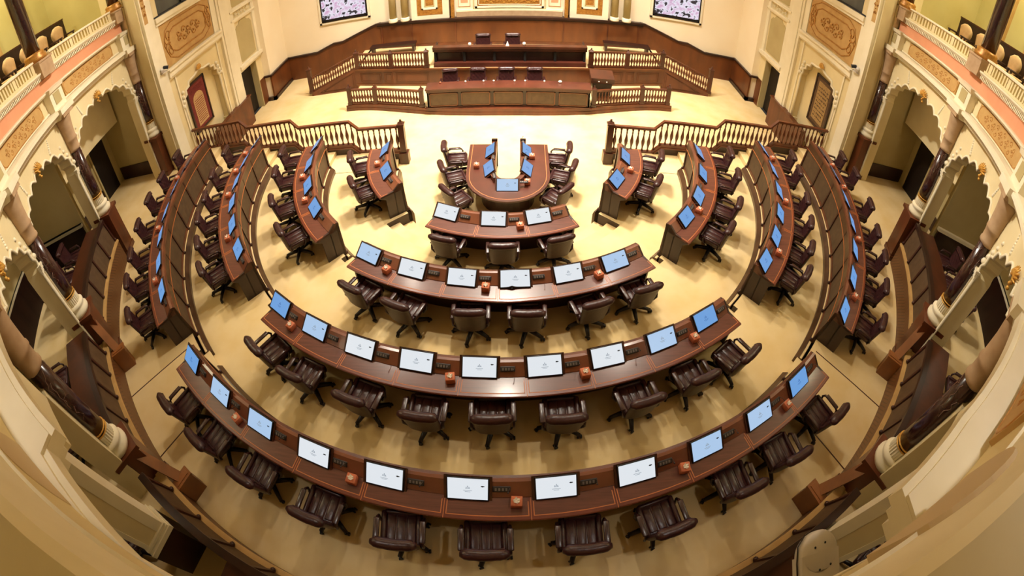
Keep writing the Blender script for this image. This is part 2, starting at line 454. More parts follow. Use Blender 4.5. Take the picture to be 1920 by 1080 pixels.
def make_desk(key):
    global MICP
    s, r = key[0], int(key[1])
    n = len(MON[key])
    if s == 'M': p0, p1 = MIDSPAN[r]
    elif s == 'L': p0, p1 = -90.0, -SIDE[r]
    else: p0, p1 = SIDE[r], 90.0
    z = TZ[r]; rf, ru, rr = RF[r], RU[r], RISER[r]; zl = TZ[r - 1]
    t = empty('curved_desk', Matrix.Translation(pol((rf + ru) / 2, (p0 + p1) / 2, z)))
    inv = t.matrix_world.inverted()
    seg = (p1 - p0) / n
    N = max(6, int((p1 - p0) / 1.4))
    wy = M['desktop']
    b = MB(); b.arc([(rf + 0.12, z + 0.70), (ru - 0.015, z + 0.70), (ru, z + 0.715), (ru, z + 0.735), (ru - 0.015, z + 0.745), (rf + 0.12, z + 0.745)], p0, p1, N, inv)
    top = b.obj('desktop', wy, t)
    b = MB(); zi = z + 0.745
    for i in range(n):
        a0, a1 = p0 + seg * i, p0 + seg * (i + 1)
        g = math.degrees(0.035 / ru)
        b.arc([(ru - 0.075, zi), (ru - 0.063, zi), (ru - 0.063, zi + 0.002), (ru - 0.075, zi + 0.002)], a0 + g, a1 - g, None, inv)
        for a in (a0 + g, a1 - g):
            gg = math.degrees(0.006 / ru)
            b.arc([(rf + 0.3, zi), (ru - 0.063, zi), (ru - 0.063, zi + 0.002), (rf + 0.3, zi + 0.002)], a - gg, a + gg, 1, inv)
        if i: b.arc([(rf + 0.24, zi), (ru, zi), (ru, zi + 0.0015), (rf + 0.24, zi + 0.0015)], a0 - g * 0.12, a0 + g * 0.12, 1, inv)
    b.obj('inlay_banding', M['inlay'], top)
    b = MB()
    for i in range(n):
        a0, a1 = p0 + seg * i, p0 + seg * (i + 1); g = math.degrees(0.04 / ru)
        b.arc([(rf + 0.24, zi - 0.001), (ru - 0.078, zi - 0.001), (ru - 0.078, zi + 0.001), (rf + 0.24, zi + 0.001)], a0 + g, a1 - g, None, inv)
    b.obj('writing_field', M['field'], top)
    # raised console ledge that carries the microphones
    b = MB(); b.arc([(rf, z + 0.70), (rf, z + 0.89), (rf + 0.012, z + 0.90), (rf + 0.06, z + 0.90), (rf + 0.235, z + 0.757), (rf + 0.235, z + 0.70)], p0, p1, N, inv)
    b.obj('console_ledge', M['ledge'], t)
    # panelled front down to the plinth
    zp = zl + 0.225 if r > 1 else 0.45
    rp = rr + (0.135 if r > 1 else 0.09)
    b = MB(); b.arc([(rp, zp), (rf - 0.015, z + 0.86), (rf + 0.03, z + 0.86), (rp + 0.05, zp)], p0, p1, N, inv)
    b.obj('front_panel', M['panel'], t)
    b = MB()
    b.arc([(rf - 0.045, z + 0.81), (rf - 0.045, z + 0.88), (rf + 0.01, z + 0.893), (rf + 0.01, z + 0.81)], p0, p1, N, inv)
    b.arc([(rp - 0.02, zp), (rp + (rf - rp) * 0.06 - 0.02, zp + 0.09), (rp + 0.03, zp + 0.09), (rp + 0.03, zp)], p0, p1, N, inv)
    b.obj('front_moulding', M['wood_mid'], t)
    if r > 1:
        f0 = (z + 0.60 - zp) / (z + 0.86 - zp); rq = rp + (rf - 0.015 - rp) * f0
        b = MB(); b.arc([(rq - 0.02, z + 0.60), (rf - 0.035, z + 0.83), (rf - 0.005, z + 0.83), (rq + 0.01, z + 0.60)], p0, p1, N, inv); fb = b.obj('frieze_board', M['frontwood'], t)
        b = MB(); b.arc([(rq - 0.03, z + 0.585), (rq - 0.03, z + 0.603), (rq, z + 0.603), (rq, z + 0.585)], p0, p1, N, inv); b.obj('bead', M['inlay'], fb)
    gap = math.degrees(0.035 / rf)
    for i in range(n + 1):
        a = min(max(p0 + seg * i, p0 + gap), p1 - gap)
        b = MB()
        b.arc([(rp - 0.035, zp), (rf - 0.04, z + 0.84), (rf - 0.005, z + 0.84), (rp + 0.01, zp)], a - gap, a + gap, 1, inv)
        b.ball(pol(rp - 0.045, a, zp + 0.03), 0.042, inv, 8)
        b.obj('panel_rib', M['rib'], t)
    # end boards
    for a0, a1 in ((p0, p0 + math.degrees(0.04 / rf)), (p1 - math.degrees(0.04 / rf), p1)):
        b = MB()
        b.arc([(rf - 0.02, z + 0.89), (rf + 0.065, z + 0.90), (rf + 0.24, z + 0.755), (ru - 0.03, z + 0.735), (ru - 0.03, z + 0.69), (rf + 0.46, z + 0.60), (rf + 0.45, z), (rp + 0.02, z), (rp + 0.005, max(zp, zl + 0.1) + 0.02)], a0, a1, 1, inv)
        b.obj('end_board', M['wood_dark'], t)
    # modesty board under the top
    b = MB(); b.arc([(rf + 0.2, z), (rf + 0.23, z), (rf + 0.23, z + 0.70), (rf + 0.2, z + 0.70)], p0, p1, N, inv)
    b.obj('modesty_board', M['wood_dark'], t)
    if MICP is None: MICP = mic_proto()
    for ph in MON[key]:
        d = math.degrees(0.42 / rf)
        a = ph + d
        if a > p1 - d * 0.3: a = p1 - d * 0.33
        o = bpy.data.objects.new('microphone_unit', MICP); COL.objects.link(o); o.parent = t
        o.matrix_basis = inv @ place(rf + 0.145, a, z + 0.842) @ Matrix.Rotation(R_(39), 4, 'X')
    w = 'middle block facing the stage' if s == 'M' else f'{SIDEN[s]} block ending at the balustrade'
    tag(t, f"curved mahogany bench desk of the {ROWN[r]}, {w}", 'desk', 'curved bench desks')
for key in MON: make_desk(key)

# ------------------------------------------------------------------ tissue boxes
def make_tissue():
    t = empty('tissue_box')
    b = MB(); b.rbox(0, 0, 0.058, 0.145, 0.145, 0.116, 0.006, 1)
    b.obj('carton', M['tbox'], t)
    b = MB()
    for k in range(5):
        a = 2 * PI * k / 5
        b.add([(0.04 * math.cos(a), 0.04 * math.sin(a), 0.114), (0.04 * math.cos(a + 1.3), 0.04 * math.sin(a + 1.3), 0.114), (0.05 * math.cos(a + 0.5), 0.045 * math.sin(a + 0.5), 0.155 + 0.012 * (k % 2)), (0, 0, 0.12)], [(0, 1, 2), (0, 2, 3), (1, 3, 2)])
    b.obj('tissue', M['tissue'], t)
    return t
tis = Proto(make_tissue())
TB = {4: [-24.3, -10.9, 2.2, 15.9, 28.7, -78.9, -64.9, -52.3, 83.2, 76.6, 63.0, 49.9], 3: [-28.7, -4.9, 10.7, 26.2, -79.1, -86.0, -70.4, -56.0, 84.3, 68.6, 52.3],
      2: [-23.3, -2.2, 20.4, -72.2, -60.6, 56.1], 1: [7.0, -75.2, 70.4]}
for r, lst in TB.items():
    L = sorted(p for p in lst if p < -40); Q = sorted(p for p in lst if abs(p) < 40); G = sorted((p for p in lst if p > 40), reverse=True)
    for grp, nm in ((L, 'left'), (Q, 'middle'), (G, 'right')):
        for i, ph in enumerate(grp):
            o = tis.put(place(RF[r] + 0.325, ph, TZ[r] + 0.747) @ Matrix.Rotation(R_(random.uniform(-14, 14)), 4, 'Z'))
            if len(grp) == 1: pre = 'the only orange tissue box'
            elif nm == 'middle': pre = f'orange tissue box, {ORD[i]} from the left'
            else: pre = f'orange tissue box, {ORD[i]} from the balustrade'
            tag(o, f"{pre} on the {ROWN[r]}'s {nm} desk", 'tissue box', 'orange tissue boxes on the desks')

# ------------------------------------------------------------------ horseshoe table in the well
def upath(off, n=14):
    # centre-line outline of the horseshoe, offset outwards by off (inner edge 0)
    x0, x1, yt = -0.22 - off, 0.43 + off, 0.72
    cx, cy = 0.105, -0.78
    rx, ry = 0.325 + off, 0.36 + off * 1.02
    pts = [(x0, yt)]
    for k in range(n + 1):
        a = PI + PI * k / n
        pts.append((cx + rx * math.cos(a), cy + ry * math.sin(a)))
    pts.append((x1, yt))
    return pts
def uband(o0, o1, z0, z1):
    a, c = upath(o0), upath(o1)
    b = MB(); n = len(a)
    vs = [(x, y, z0) for x, y in a] + [(x, y, z0) for x, y in c] + [(x, y, z1) for x, y in a] + [(x, y, z1) for x, y in c]
    fs = []
    for i in range(n - 1):
        fs += [(i, i + 1, n + i + 1, n + i), (2 * n + i, 3 * n + i, 3 * n + i + 1, 2 * n + i + 1), (i, 2 * n + i, 2 * n + i + 1, i + 1), (n + i, n + i + 1, 3 * n + i + 1, 3 * n + i)]
    for e in (0, n - 1): fs.append((e, n + e, 3 * n + e, 2 * n + e))
    return b.add(vs, fs)
ut = empty('horseshoe_table', Matrix.Translation((0.105, -0.8, 0)))
ui = ut.matrix_world.inverted()
def uobj(b, nm, m, par=None):
    o = b.obj(nm, m, ut if par is None else par); o.data.transform(ui); return o
utop = uobj(uband(0.10, 0.76, 0.71, 0.755), 'tabletop', M['utop'])
ub = uband(0.665, 0.68, 0.755, 0.757); uobj(ub, 'inlay_banding', M['inlay'], utop)
uobj(uband(0.0, 0.13, 0.60, 0.86), 'console_ledge', M['wood_mid'])
uobj(uband(0.02, 0.06, 0.02, 0.66), 'inner_panel', M['wood_dark'])
uobj(uband(0.34, 0.38, 0.0, 0.71), 'modesty_board', M['wood_dark'])
for x0, x1 in ((-0.36, -0.22), (0.43, 0.57)):
    b = MB(); b.box(x0 - 0.01, x1 + 0.01, 0.70, 0.76, 0.0, 0.93); uobj(b, 'end_post', M['wood_dark'])
for x0, x1 in ((-0.96, -0.36), (0.57, 1.17)):
    b = MB(); b.box(x0 + 0.06, x1, 0.66, 0.70, 0.0, 0.71); uobj(b, 'end_board', M['wood_dark'])
tag(ut, 'horseshoe-shaped mahogany table in the well, open towards the stage', 'table')
UM = [(-0.4, 0.25, -90, 'upper left arm'), (-0.4, -0.62, -82, 'lower left arm'), (0.105, -1.38, 0, 'rounded bottom'), (0.61, 0.25, 90, 'upper right arm'), (0.61, -0.62, 82, 'lower right arm')]
for x, y, a, nm in UM:
    o = mon['pale' if a == 0 else 'blue'].put(Matrix.Translation((x, y, 0.865)) @ Matrix.Rotation(R_(a), 4, 'Z'))
    tag(o, f"{'pale-blue-lit' if a == 0 else 'blue-lit'} monitor on the {nm} of the horseshoe table", 'monitor', 'monitors on the horseshoe table')
    b = MICP; m_ = bpy.data.objects.new('microphone_unit', b); COL.objects.link(m_); m_.parent = ut
    m_.matrix_basis = ui @ Matrix.Translation((x, y, 0.88)) @ Matrix.Rotation(R_(a), 4, 'Z') @ Matrix.Translation((0.40, 0.11, -0.002))
for (x, y, nm) in ((-0.72, -0.45, 'left arm'), (0.60, -1.18, 'curved lower right part'), (0.74, 0.0, 'right arm')):
    tag(tis.put(Matrix.Translation((x, y, 0.757))), f'orange tissue box on the {nm} of the horseshoe table', 'tissue box', 'orange tissue boxes on the desks')
for (x, y, a, nm) in ((-1.34, 0.36, -84, 'upper left side'), (-1.3, -0.56, -70, 'middle left side'), (-1.12, -1.5, -50, 'lower left curve'), (1.44, 0.32, 84, 'upper right side'), (1.5, -0.5, 72, 'middle right side'), (1.28, -1.42, 50, 'lower right curve')):
    o = chair.put(Matrix.Translation((x, y, 0)) @ Matrix.Rotation(R_(a), 4, 'Z'))
    tag(o, f'maroon swivel chair at the {nm} of the horseshoe table', 'chair', 'swivel chairs round the horseshoe table')

# ------------------------------------------------------------------ floors, tiers, steps
RAILY = 1.04
b = MB(); b.box(-11, 11, -12, 9.6, -0.1, 0.0)
struct(b.obj('floor', M['carpet']))
def matsplit(b, wood_lo):
    pass
def tier(name, r0, r1, a0, a1, z0, z1, front='wood'):
    n = max(2, int(abs(a1 - a0) / 2))
    b = MB(); b.arc([(r0, z1), (r1, z1)], a0, a1, n, closed=False)                   # carpet top
    k = len(b.f)
    b.arc([(r0, z0), (r0, z1)], a0, a1, n, closed=False, mi=1 if front == 'wood' else 0)
    b.add([pol(r0, a0, z0), pol(r1, a0, z0), pol(r1, a0, z1), pol(r0, a0, z1)], [(0, 1, 2, 3)], mi=1)
    b.add([pol(r0, a1, z0), pol(r1, a1, z0), pol(r1, a1, z1), pol(r0, a1, z1)], [(0, 1, 2, 3)], mi=1)
    return struct(b.obj(name, [M['carpet'], M['wood_dark']]))
RO = [0, 4.95, 7.05, 9.1, 15.2]
AM = [0, 28.2, 33.4, 35.2, 37.2]      # aisle edges next to the middle blocks
AS = [0, 50.3, 42.9, 41.6, 40.5]      # aisle edges next to the side blocks
for i in range(1, 5):
    RT = RISER[i] + (0.2 if i > 1 else 0.12)
    tier('floor_tier', RT, RO[i], -AM[i], AM[i], 0, TZ[i])
    for s in (-1, 1):
        a0, a1 = sorted((s * AS[i], s * 90.0))
        tier('floor_tier', RT, RO[i], a0, a1, 0, TZ[i])
        nst = 3 if i == 1 else 2
        td = 0.36 if i == 1 else 0.30
        h = (TZ[i] - TZ[i - 1]) / nst
        a0, a1 = sorted((s * AM[i], s * AS[i]))
        for k in range(nst):
            b = MB(); r0 = RISER[i] + k * td + 0.03
            r1 = RO[i] if k == nst - 1 else r0 + td
            b.arc([(r0, 0), (r0, TZ[i - 1] + h * (k + 1)), (r1, TZ[i - 1] + h * (k + 1)), (r1, 0)], a0, a1)
            struct(b.obj('floor_aisle_step', M['carpet']))
        # aisle along the balustrade, stepping up outwards
        for k in range(nst):
            x0 = RISER[i] + k * 0.28 + 0.25
            x1 = 15.0 if i == 4 and k == nst - 1 else ((RISER[i + 1] + 0.25) if k == nst - 1 else x0 + 0.28)
            b = MB(); xa, xb = sorted((s * x0, s * x1)); zt = TZ[i - 1] + h * (k + 1)
            b.box(xa, xb, -0.02, RAILY - 0.05, 0, zt)
            struct(b.obj('floor_rail_step', M['carpet']))
# wooden plinths under the desk fronts
for key in MON:
    s, r = key[0], int(key[1])
    p0, p1 = (-AM[r], AM[r]) if s == 'M' else ((-90, -AS[r]) if s == 'L' else (AS[r], 90))
    b = MB(); z0 = TZ[r - 1]; h = 0.22 if r > 1 else 0.45
    if r > 1: b.arc([(RISER[r] - 0.03, z0), (RISER[r] - 0.03, z0 + h * 0.55), (RISER[r] + 0.06, z0 + h), (RISER[r] + 0.15, z0 + h), (RISER[r] + 0.15, z0)], p0, p1)
    else: b.arc([(RISER[r] - 0.05, z0), (RISER[r] - 0.05, z0 + h * 0.75), (RISER[r] - 0.015, z0 + h), (RISER[r] + 0.02, z0 + h), (RISER[r] + 0.02, z0)], p0, p1)
    struct(b.obj('baseboard_tier', M['frontwood']))
    if r > 1:
        b = MB(); b.arc([(RISER[r] + 0.085, z0 + h), (RISER[r] + 0.085, z0 + h + 0.008), (RISER[r] + 0.135, z0 + h + 0.008), (RISER[r] + 0.135, z0 + h)], p0, p1)
        struct(b.obj('trim_ledge', M['carpet']))
# brass seams in the carpet of the outer walk
for s in (-1, 1):
    for a in (33.0, 42.3):
        b = MB(); b.arc([(9.4, TZ[4]), (11.45, TZ[4]), (11.45, TZ[4] + 0.004), (9.4, TZ[4] + 0.004)], s * a - 0.07, s * a + 0.07, 1)
        struct(b.obj('trim_seam', M['wood']))

# ------------------------------------------------------------------ stepped balustrades in front of the side blocks
BALP = [(0.03, 0), (0.03, 0.05), (0.018, 0.07), (0.022, 0.12), (0.046, 0.24), (0.05, 0.30), (0.03, 0.42), (0.017, 0.50), (0.024, 0.56), (0.017, 0.6), (0.03, 0.64), (0.03, 0.70)]
BALM = None
def baluster(parent, mtx, hs=1.0):
    global BALM
    if BALM is None:
        b = MB(); b.lathe(BALP, 10); BALM = b.mesh('baluster', M['wood_mid'])
    o = bpy.data.objects.new('baluster', BALM); COL.objects.link(o); o.parent = parent
    o.matrix_basis = mtx @ Matrix.Diagonal((1.12, 1.12, hs, 1))
    return o
def sweep_rail(b, pts, w, h):
    # rectangular rail following a polyline in x-z (y is its thickness)
    vs = []; fs = []
    for x, z in pts: vs += [(x, -w, z), (x, w, z), (x, w, z + h), (x, -w, z + h)]
    for i in range(len(pts) - 1):
        for j in range(4): fs.append((i * 4 + j, i * 4 + (j + 1) % 4, i * 4 + 4 + (j + 1) % 4, i * 4 + 4 + j))
    n = len(pts) - 1
    fs += [(0, 1, 2, 3), (n * 4 + 3, n * 4 + 2, n * 4 + 1, n * 4)]
    b.add(vs, fs)
def newel(b, x, y, z0, z1, w):
    b.box(x - w, x + w, y - w, y + w, z0, z1 - 0.12)
    b.box(x - w * 1.25, x + w * 1.25, y - w * 1.25, y + w * 1.25, z0, z0 + 0.12)
    b.box(x - w * 1.2, x + w * 1.2, y - w * 1.2, y + w * 1.2, z1 - 0.15, z1 - 0.11)
    b.add([(x - w, y - w, z1 - 0.11), (x + w, y - w, z1 - 0.11), (x + w, y + w, z1 - 0.11), (x - w, y + w, z1 - 0.11), (x, y, z1)], [(0, 1, 4), (1, 2, 4), (2, 3, 4), (3, 0, 4)])
    b.ball((x, y, z1), w * 0.42, n=8)
LV = [(2.98, 0.40), (4.32, 0.40), (4.6, 0.70), (6.34, 0.72), (6.58, 1.02), (8.28, 1.06), (8.54, 1.36), (10.75, 1.42)]
def lv(x):
    for (xa, za), (xb, zb) in zip(LV, LV[1:]):
        if xa <= x <= xb: return za + (zb - za) * (x - xa) / (xb - xa)
    return LV[-1][1] if x > LV[-1][0] else LV[0][1]
for s, nm in ((-1, 'left'), (1, 'right')):
    t = empty('stepped_balustrade', Matrix.Translation((s * 3.0, RAILY, 0)))
    f = lambda x: s * (x - 3.0)
    b = MB(); newel(b, 0, 0, 0.0, 1.50, 0.09); b.box(-0.14, 0.14, -0.14, 0.14, 0, 0.38); b.obj('newel_post', M['wood'], t)
    b = MB(); sweep_rail(b, [(f(x), z + 0.86) for x, z in LV], 0.055, 0.075); b.obj('handrail', M['wood_mid'], t)
    b = MB(); sweep_rail(b, [(f(x), z) for x, z in LV], 0.06, 0.10); sweep_rail(b, [(f(x), z - 0.04) for x, z in LV], 0.085, 0.045); b.obj('bottom_rail', M['wood_mid'], t)
    b = MB()
    for (xa, za), (xb, zb) in zip(LV, LV[1:]):
        vs = [(f(x), y, z) for y in (-0.05, 0.05) for x, z in ((xa, 0), (xb, 0), (xb, zb - 0.03), (xa, za - 0.03))]
        b.add(vs, [(0, 1, 2, 3), (7, 6, 5, 4), (0, 4, 5, 1), (1, 5, 6, 2), (2, 6, 7, 3), (3, 7, 4, 0)])
    b.obj('base_board', M['wood_dark'], t)
    for k in range(44):
        x = 3.16 + k * (10.72 - 3.16) / 43.5
        zz = lv(x) + 0.10
        baluster(t, Matrix.Translation((f(x), 0, zz)), 0.765 / 0.70)
    tag(t, f'stepped mahogany balustrade closing the {nm} seating block towards the stage', 'balustrade')

# ------------------------------------------------------------------ arcade, frieze and gallery front (ring around the seating)
RW = 11.78
Z5 = 2.18
BAYS = [-80, -60, -40, -20, 0, 20, 40, 60, 80]
COLS = [-90, -70, -50, -30, -10, 10, 30, 50, 70, 90]
def rotz(a): return Matrix.Rotation(R_(a), 4, 'Z')
def deg(s, r): return math.degrees(s / r)
def lobed():
    anc = [(1.74, 4.66), (1.68, 4.98), (1.50, 5.27), (1.20, 5.48), (0.77, 5.62), (0.30, 5.70), (0.0, 5.82)]
    pts = []
    for (s0, z0), (s1, z1) in zip(anc, anc[1:]):
        dx, dz = s1 - s0, z1 - z0; L = math.hypot(dx, dz)
        nx, nz = -dz / L, dx / L
        if nx * 0.6 + nz * 1.0 < 0: nx, nz = -nx, -nz
        for k in range(5):
            t = k / 5; bul = 0.30 * L * math.sin(PI * t)
            pts.append((s0 + dx * t + nx * bul, z0 + dz * t + nz * bul))
    pts.append(anc[-1])
    return pts
HALF = lobed()
INNER = [(1.74, 1.45), (1.74, 2.6), (1.74, 3.7)] + HALF
INNER = INNER + [(-s, z) for s, z in reversed(INNER[:-1])]
def outer_of(s, z):
    w = 2.057
    if z <= 4.73: return (math.copysign(w, s), z)
    t = abs(s) / 1.74
    if t > 0.72: return (math.copysign(w, s), 4.73 + (1 - (t - 0.72) / 0.28) * 1.55)
    return (math.copysign(w * t / 0.72, s) if s else 0.0, 6.28)
def bend(s, z, r): return pol(r, deg(s, RW), z)
def arcade_mesh():
    b = MB(); n = len(INNER); vs = []; fs = []
    for r in (RW, RW + 0.4):
        for s, z in INNER: vs.append(bend(s, z, r))
        for s, z in INNER: vs.append(bend(*outer_of(s, z), r))
    for i in range(n - 1):
        fs += [(i, i + 1, n + i + 1, n + i), (2 * n + i, 3 * n + i, 3 * n + i + 1, 2 * n + i + 1), (i, 2 * n + i, 2 * n + i + 1, i + 1)]
    b.add(vs, fs)
    return b.mesh('wall_arcade', M['plaster'])
def rim_mesh():
    b = MB()
    b.tube([bend(s, z, RW - 0.01) for s, z in INNER], 0.035, 6)
    for sg in (-1, 1):
        for k, (dz, w) in enumerate(((0, 0.13), (0.07, 0.15), (0.14, 0.17))):
            a0, a1 = sorted((deg(sg * 1.71, RW), deg(sg * (1.74 + w), RW)))
            b.arc([(RW - 0.04 - 0.02 * k, 4.55 + dz), (RW + 0.03, 4.55 + dz), (RW + 0.03, 4.61 + dz), (RW - 0.04 - 0.02 * k, 4.61 + dz)], a0, a1, 1)
        for s0 in (1.745, 1.86):
            a0, a1 = sorted((deg(sg * s0, RW), deg(sg * (s0 + 0.05), RW)))
            b.arc([(RW - 0.03, 1.5), (RW + 0.02, 1.5), (RW + 0.02, 4.5), (RW - 0.03, 4.5)], a0, a1, 1)
        # scrolled brackets in the spandrels
        for k in range(5):
            s = sg * (1.86 - 0.09 * k); z = 4.95 + 0.17 * k
            b.ball(bend(s, z, RW), 0.075 - 0.006 * k, n=8)
        for k in range(7):
            b.ball(bend(sg * (0.95 + 0.02 * k), 5.78 + 0.055 * k, RW), 0.045 - 0.003 * k, n=8)
    return b.mesh('arch_moulding', M['plaster_w'])
def key_mesh():
    b = MB(); rnd = random.Random(3)
    for k in range(16):
        a = PI * (0.08 + 0.84 * k / 15); l = 0.17 + 0.07 * (k % 2)
        b.tube([bend(0, 5.86, RW - 0.05), bend(l * 0.6 * math.cos(a), 5.80 + 0.6 * l * math.sin(a), RW - 0.1), bend(l * math.cos(a), 5.80 + l * math.sin(a), RW - 0.06)], [0.035, 0.03, 0.008], 6)
    for k in range(4): b.ball(bend(0.03 * (-1) ** k, 5.82 - 0.06 * k, RW - 0.05), 0.04, n=8)
    return b.mesh('gilt_keystone', M['goldbright'])
AM_, RM_, KM_ = arcade_mesh(), rim_mesh(), key_mesh()
def link(name, me, parent=None, mtx=None):
    o = bpy.data.objects.new(name, me); COL.objects.link(o)
    if parent is not None: o.parent = parent
    if mtx is not None: o.matrix_basis = mtx
    return o
for ph in BAYS:
    if abs(ph) <= 20: continue
    o = struct(link('wall_arcade', AM_, None, rotz(ph)))
    link('arch_moulding', RM_, o); link('gilt_keystone', KM_, o)

def scrolls(b, w, h, conv, n=9, seed=1, r0=0.014, flip=1):
    # arabesque of spirals and leaves inside a w x h field; conv maps (s, z, lift) to a point
    rnd = random.Random(seed)
    for k in range(n):
        s = -w / 2 + w * (k + 0.5) / n
        for sg in (-1, 1):
            R = h * 0.26; cz = sg * h * 0.2
            pts = []
            for j in range(15):
                t = j / 14; a = sg * (0.4 + t * 4.8) * (1 if k % 2 else -1) * flip
                rr = R * (1 - 0.8 * t)
                pts.append(conv(s + rr * math.cos(a), cz + rr * math.sin(a), 0.012))
            b.tube(pts, [r0 * (1.1 - 0.5 * j / 14) for j in range(15)], 5)
            b.ball(conv(s + R * 0.2, cz, 0.01), r0 * 1.8, n=6)
        b.ball(conv(s + w / n * 0.5, 0, 0.01), r0 * 1.6, n=6)
    return b
def cartouche(b, w, h, conv, r=0.016):
    c = h * 0.42; pts = []
    for s, z in ((-w / 2 + c, -h / 2), (w / 2 - c, -h / 2), (w / 2 - c * 0.3, -h / 2 + c * 0.35), (w / 2, 0), (w / 2 - c * 0.3, h / 2 - c * 0.35), (w / 2 - c, h / 2), (-w / 2 + c, h / 2), (-w / 2 + c * 0.3, h / 2 - c * 0.35), (-w / 2, 0), (-w / 2 + c * 0.3, -h / 2 + c * 0.35)):
        pts.append((s, z))
    full = []
    for i, (s, z) in enumerate(pts):
        s2, z2 = pts[(i + 1) % len(pts)]
        m = max(1, int(math.hypot(s2 - s, z2 - z) / 0.3))
        for k in range(m): full.append(conv(s + (s2 - s) * k / m, z + (z2 - z) * k / m, 0.012))
    b.tube(full, r, 6, closed=True)
FZ = 6.80
fr = lambda s, z, l: pol(11.76 - l, deg(s, 11.76), FZ + z)
b = MB(); cart_w, cart_h = 2.75, 0.40
half = deg(cart_w / 2, 11.76)
b.arc([(11.745, FZ - 0.2), (11.80, FZ - 0.2), (11.80, FZ + 0.2), (11.745, FZ + 0.2)], -half, half, 12)
FPM = b.mesh('relief_panel', M['tan'])
b = MB(); cartouche(b, 2.72, 0.40, fr, 0.014); scrolls(b, 2.0, 0.34, fr, 9, 2, 0.013)
FSM = b.mesh('gilt_scrollwork', M['gold'])
b = MB(); b.arc([(11.79, 6.52), (12.35, 6.52), (12.35, 7.08), (11.79, 7.08)], -10, 10, 12)
FRM = b.mesh('trim_frieze', M['plaster'])
b = MB()
b.arc([(12.35, 6.22), (11.85, 6.22), (11.62, 6.28), (11.55, 6.38), (11.45, 6.42), (11.45, 6.50), (11.55, 6.53), (12.35, 6.53)], -10, 10, 14)
b.arc([(11.75, 6.62 - 0.07), (11.80, 6.55), (11.80, 6.59), (11.75, 6.6)], -8.2, 8.2, 12)
CRM = b.mesh('trim_cornice', M['plaster_w'])
b = MB()
b.arc([(11.66, 7.05), (12.3, 7.05), (12.3, 7.14), (11.60, 7.14), (11.60, 7.10)], -10, 10, 14)
UPM = b.mesh('trim_string_course', M['plaster_w'])
b = MB(); b.arc([(11.72, 7.14), (12.3, 7.14), (12.3, 7.46), (11.72, 7.46)], -10, 10, 14)
PKM = b.mesh('trim_salmon_band', M['pink'])
b = MB()
b.arc([(11.62, 7.58), (12.3, 7.58), (12.3, 7.68), (11.56, 7.68), (11.56, 7.64)], -8.6, 8.6, 14)
b.arc([(11.72, 7.46), (12.3, 7.46), (12.3, 7.58), (11.72, 7.58)], -8.6, 8.6, 14)
for k in range(44):
    a = -8.3 + 16.6 * k / 43
    b.arc([(11.63, 7.48), (11.74, 7.48), (11.74, 7.58), (11.63, 7.58)], a - 0.1, a + 0.1, 1)
DTM = b.mesh('trim_dentils', M['plaster_w'])
RIN = [(-30, 11.46), (-22, 11.46), (-17, 11.46), (-13.7, 11.46), (-13.6, 11.62), (-10.5, 11.71), (-8, 11.79), (-4, 11.76), (0, 11.78), (5, 11.78), (9.3, 11.78), (12.2, 11.83), (12.3, 11.55), (17, 11.46), (22, 11.46), (30, 11.46)]
RING = []
for (p, q), (c, d) in zip(RIN, RIN[1:]):
    m = max(1, int((c - p) / 1.2))
    RING += [(p + (c - p) * k / m, q + (d - q) * k / m) for k in range(m)]
RING.append(RIN[-1])
for z0, z1, e in ((6.22, 6.30, 0.14), (6.30, 6.36, 0.07), (6.36, 6.50, 0.0), (6.50, 6.53, 0.06)):
    if z0 == 6.22: b = MB()
    b.prism([pol(q + e, p, 0)[:2] for p, q in RING] + [pol(12.35, p, 0)[:2] for p, q in reversed(RING)], z0, z1)
struct(b.obj('trim_cornice_near', M['plaster_w']))
b = MB(); b.arc([(11.76, 7.05), (12.3, 7.05), (12.3, 7.14), (11.74, 7.14)], -10, 10, 14)
UPF = b.mesh('trim_string_course', M['plaster_w'])
b = MB(); b.arc([(11.76, 7.14), (13.4, 7.14), (13.4, 7.66), (12.0, 7.68), (11.80, 7.68), (11.76, 7.64)], -10, 10, 14)
PKF = b.mesh('trim_parapet', M['plaster_w'])
for ph in BAYS:
    near = abs(ph) <= 20
    o = struct(link('trim_frieze', FRM, None, rotz(ph)))
    if ph and ph != -20:
        link('relief_panel', FPM, o, rotz(3.6 if ph == 20 else 0)); link('gilt_scrollwork', FSM, o, rotz(3.6 if ph == 20 else 0))
    if not near: struct(link('trim_cornice', CRM, None, rotz(ph)))
    struct(link('trim_string_course', UPF if near else UPM, None, rotz(ph)))
    struct(link('trim_salmon_band', PKF if near else PKM, None, rotz(ph)))
    if not near: struct(link('trim_dentils', DTM, None, rotz(ph)))
# blocks over the columns, each with a sunk square
b = MB()
b.arc([(11.56, 6.50), (11.85, 6.50), (11.85, 7.10), (11.56, 7.10)], -1.7, 1.7, 2)
b.arc([(11.36, 6.36), (11.85, 6.36), (11.85, 6.52), (11.36, 6.52)], -1.9, 1.9, 2)
b.arc([(11.50, 7.04), (11.85, 7.04), (11.85, 7.15), (11.46, 7.15)], -1.9, 1.9, 2)
b.arc([(11.50, 6.25), (11.95, 6.25), (11.95, 6.38), (11.42, 6.38)], -1.7, 1.7, 2)
BLM = b.mesh('trim_column_block', M['plaster_w'])
b = MB(); b.arc([(11.545, 6.66), (11.57, 6.66), (11.57, 6.98), (11.545, 6.98)], -0.85, 0.85, 1)
SQM = b.mesh('sunk_square', M['greige'])
for ph in COLS:
    if abs(ph) == 10: continue
    o = struct(link('trim_column_block', BLM, None, rotz(ph))); link('sunk_square', SQM, o)

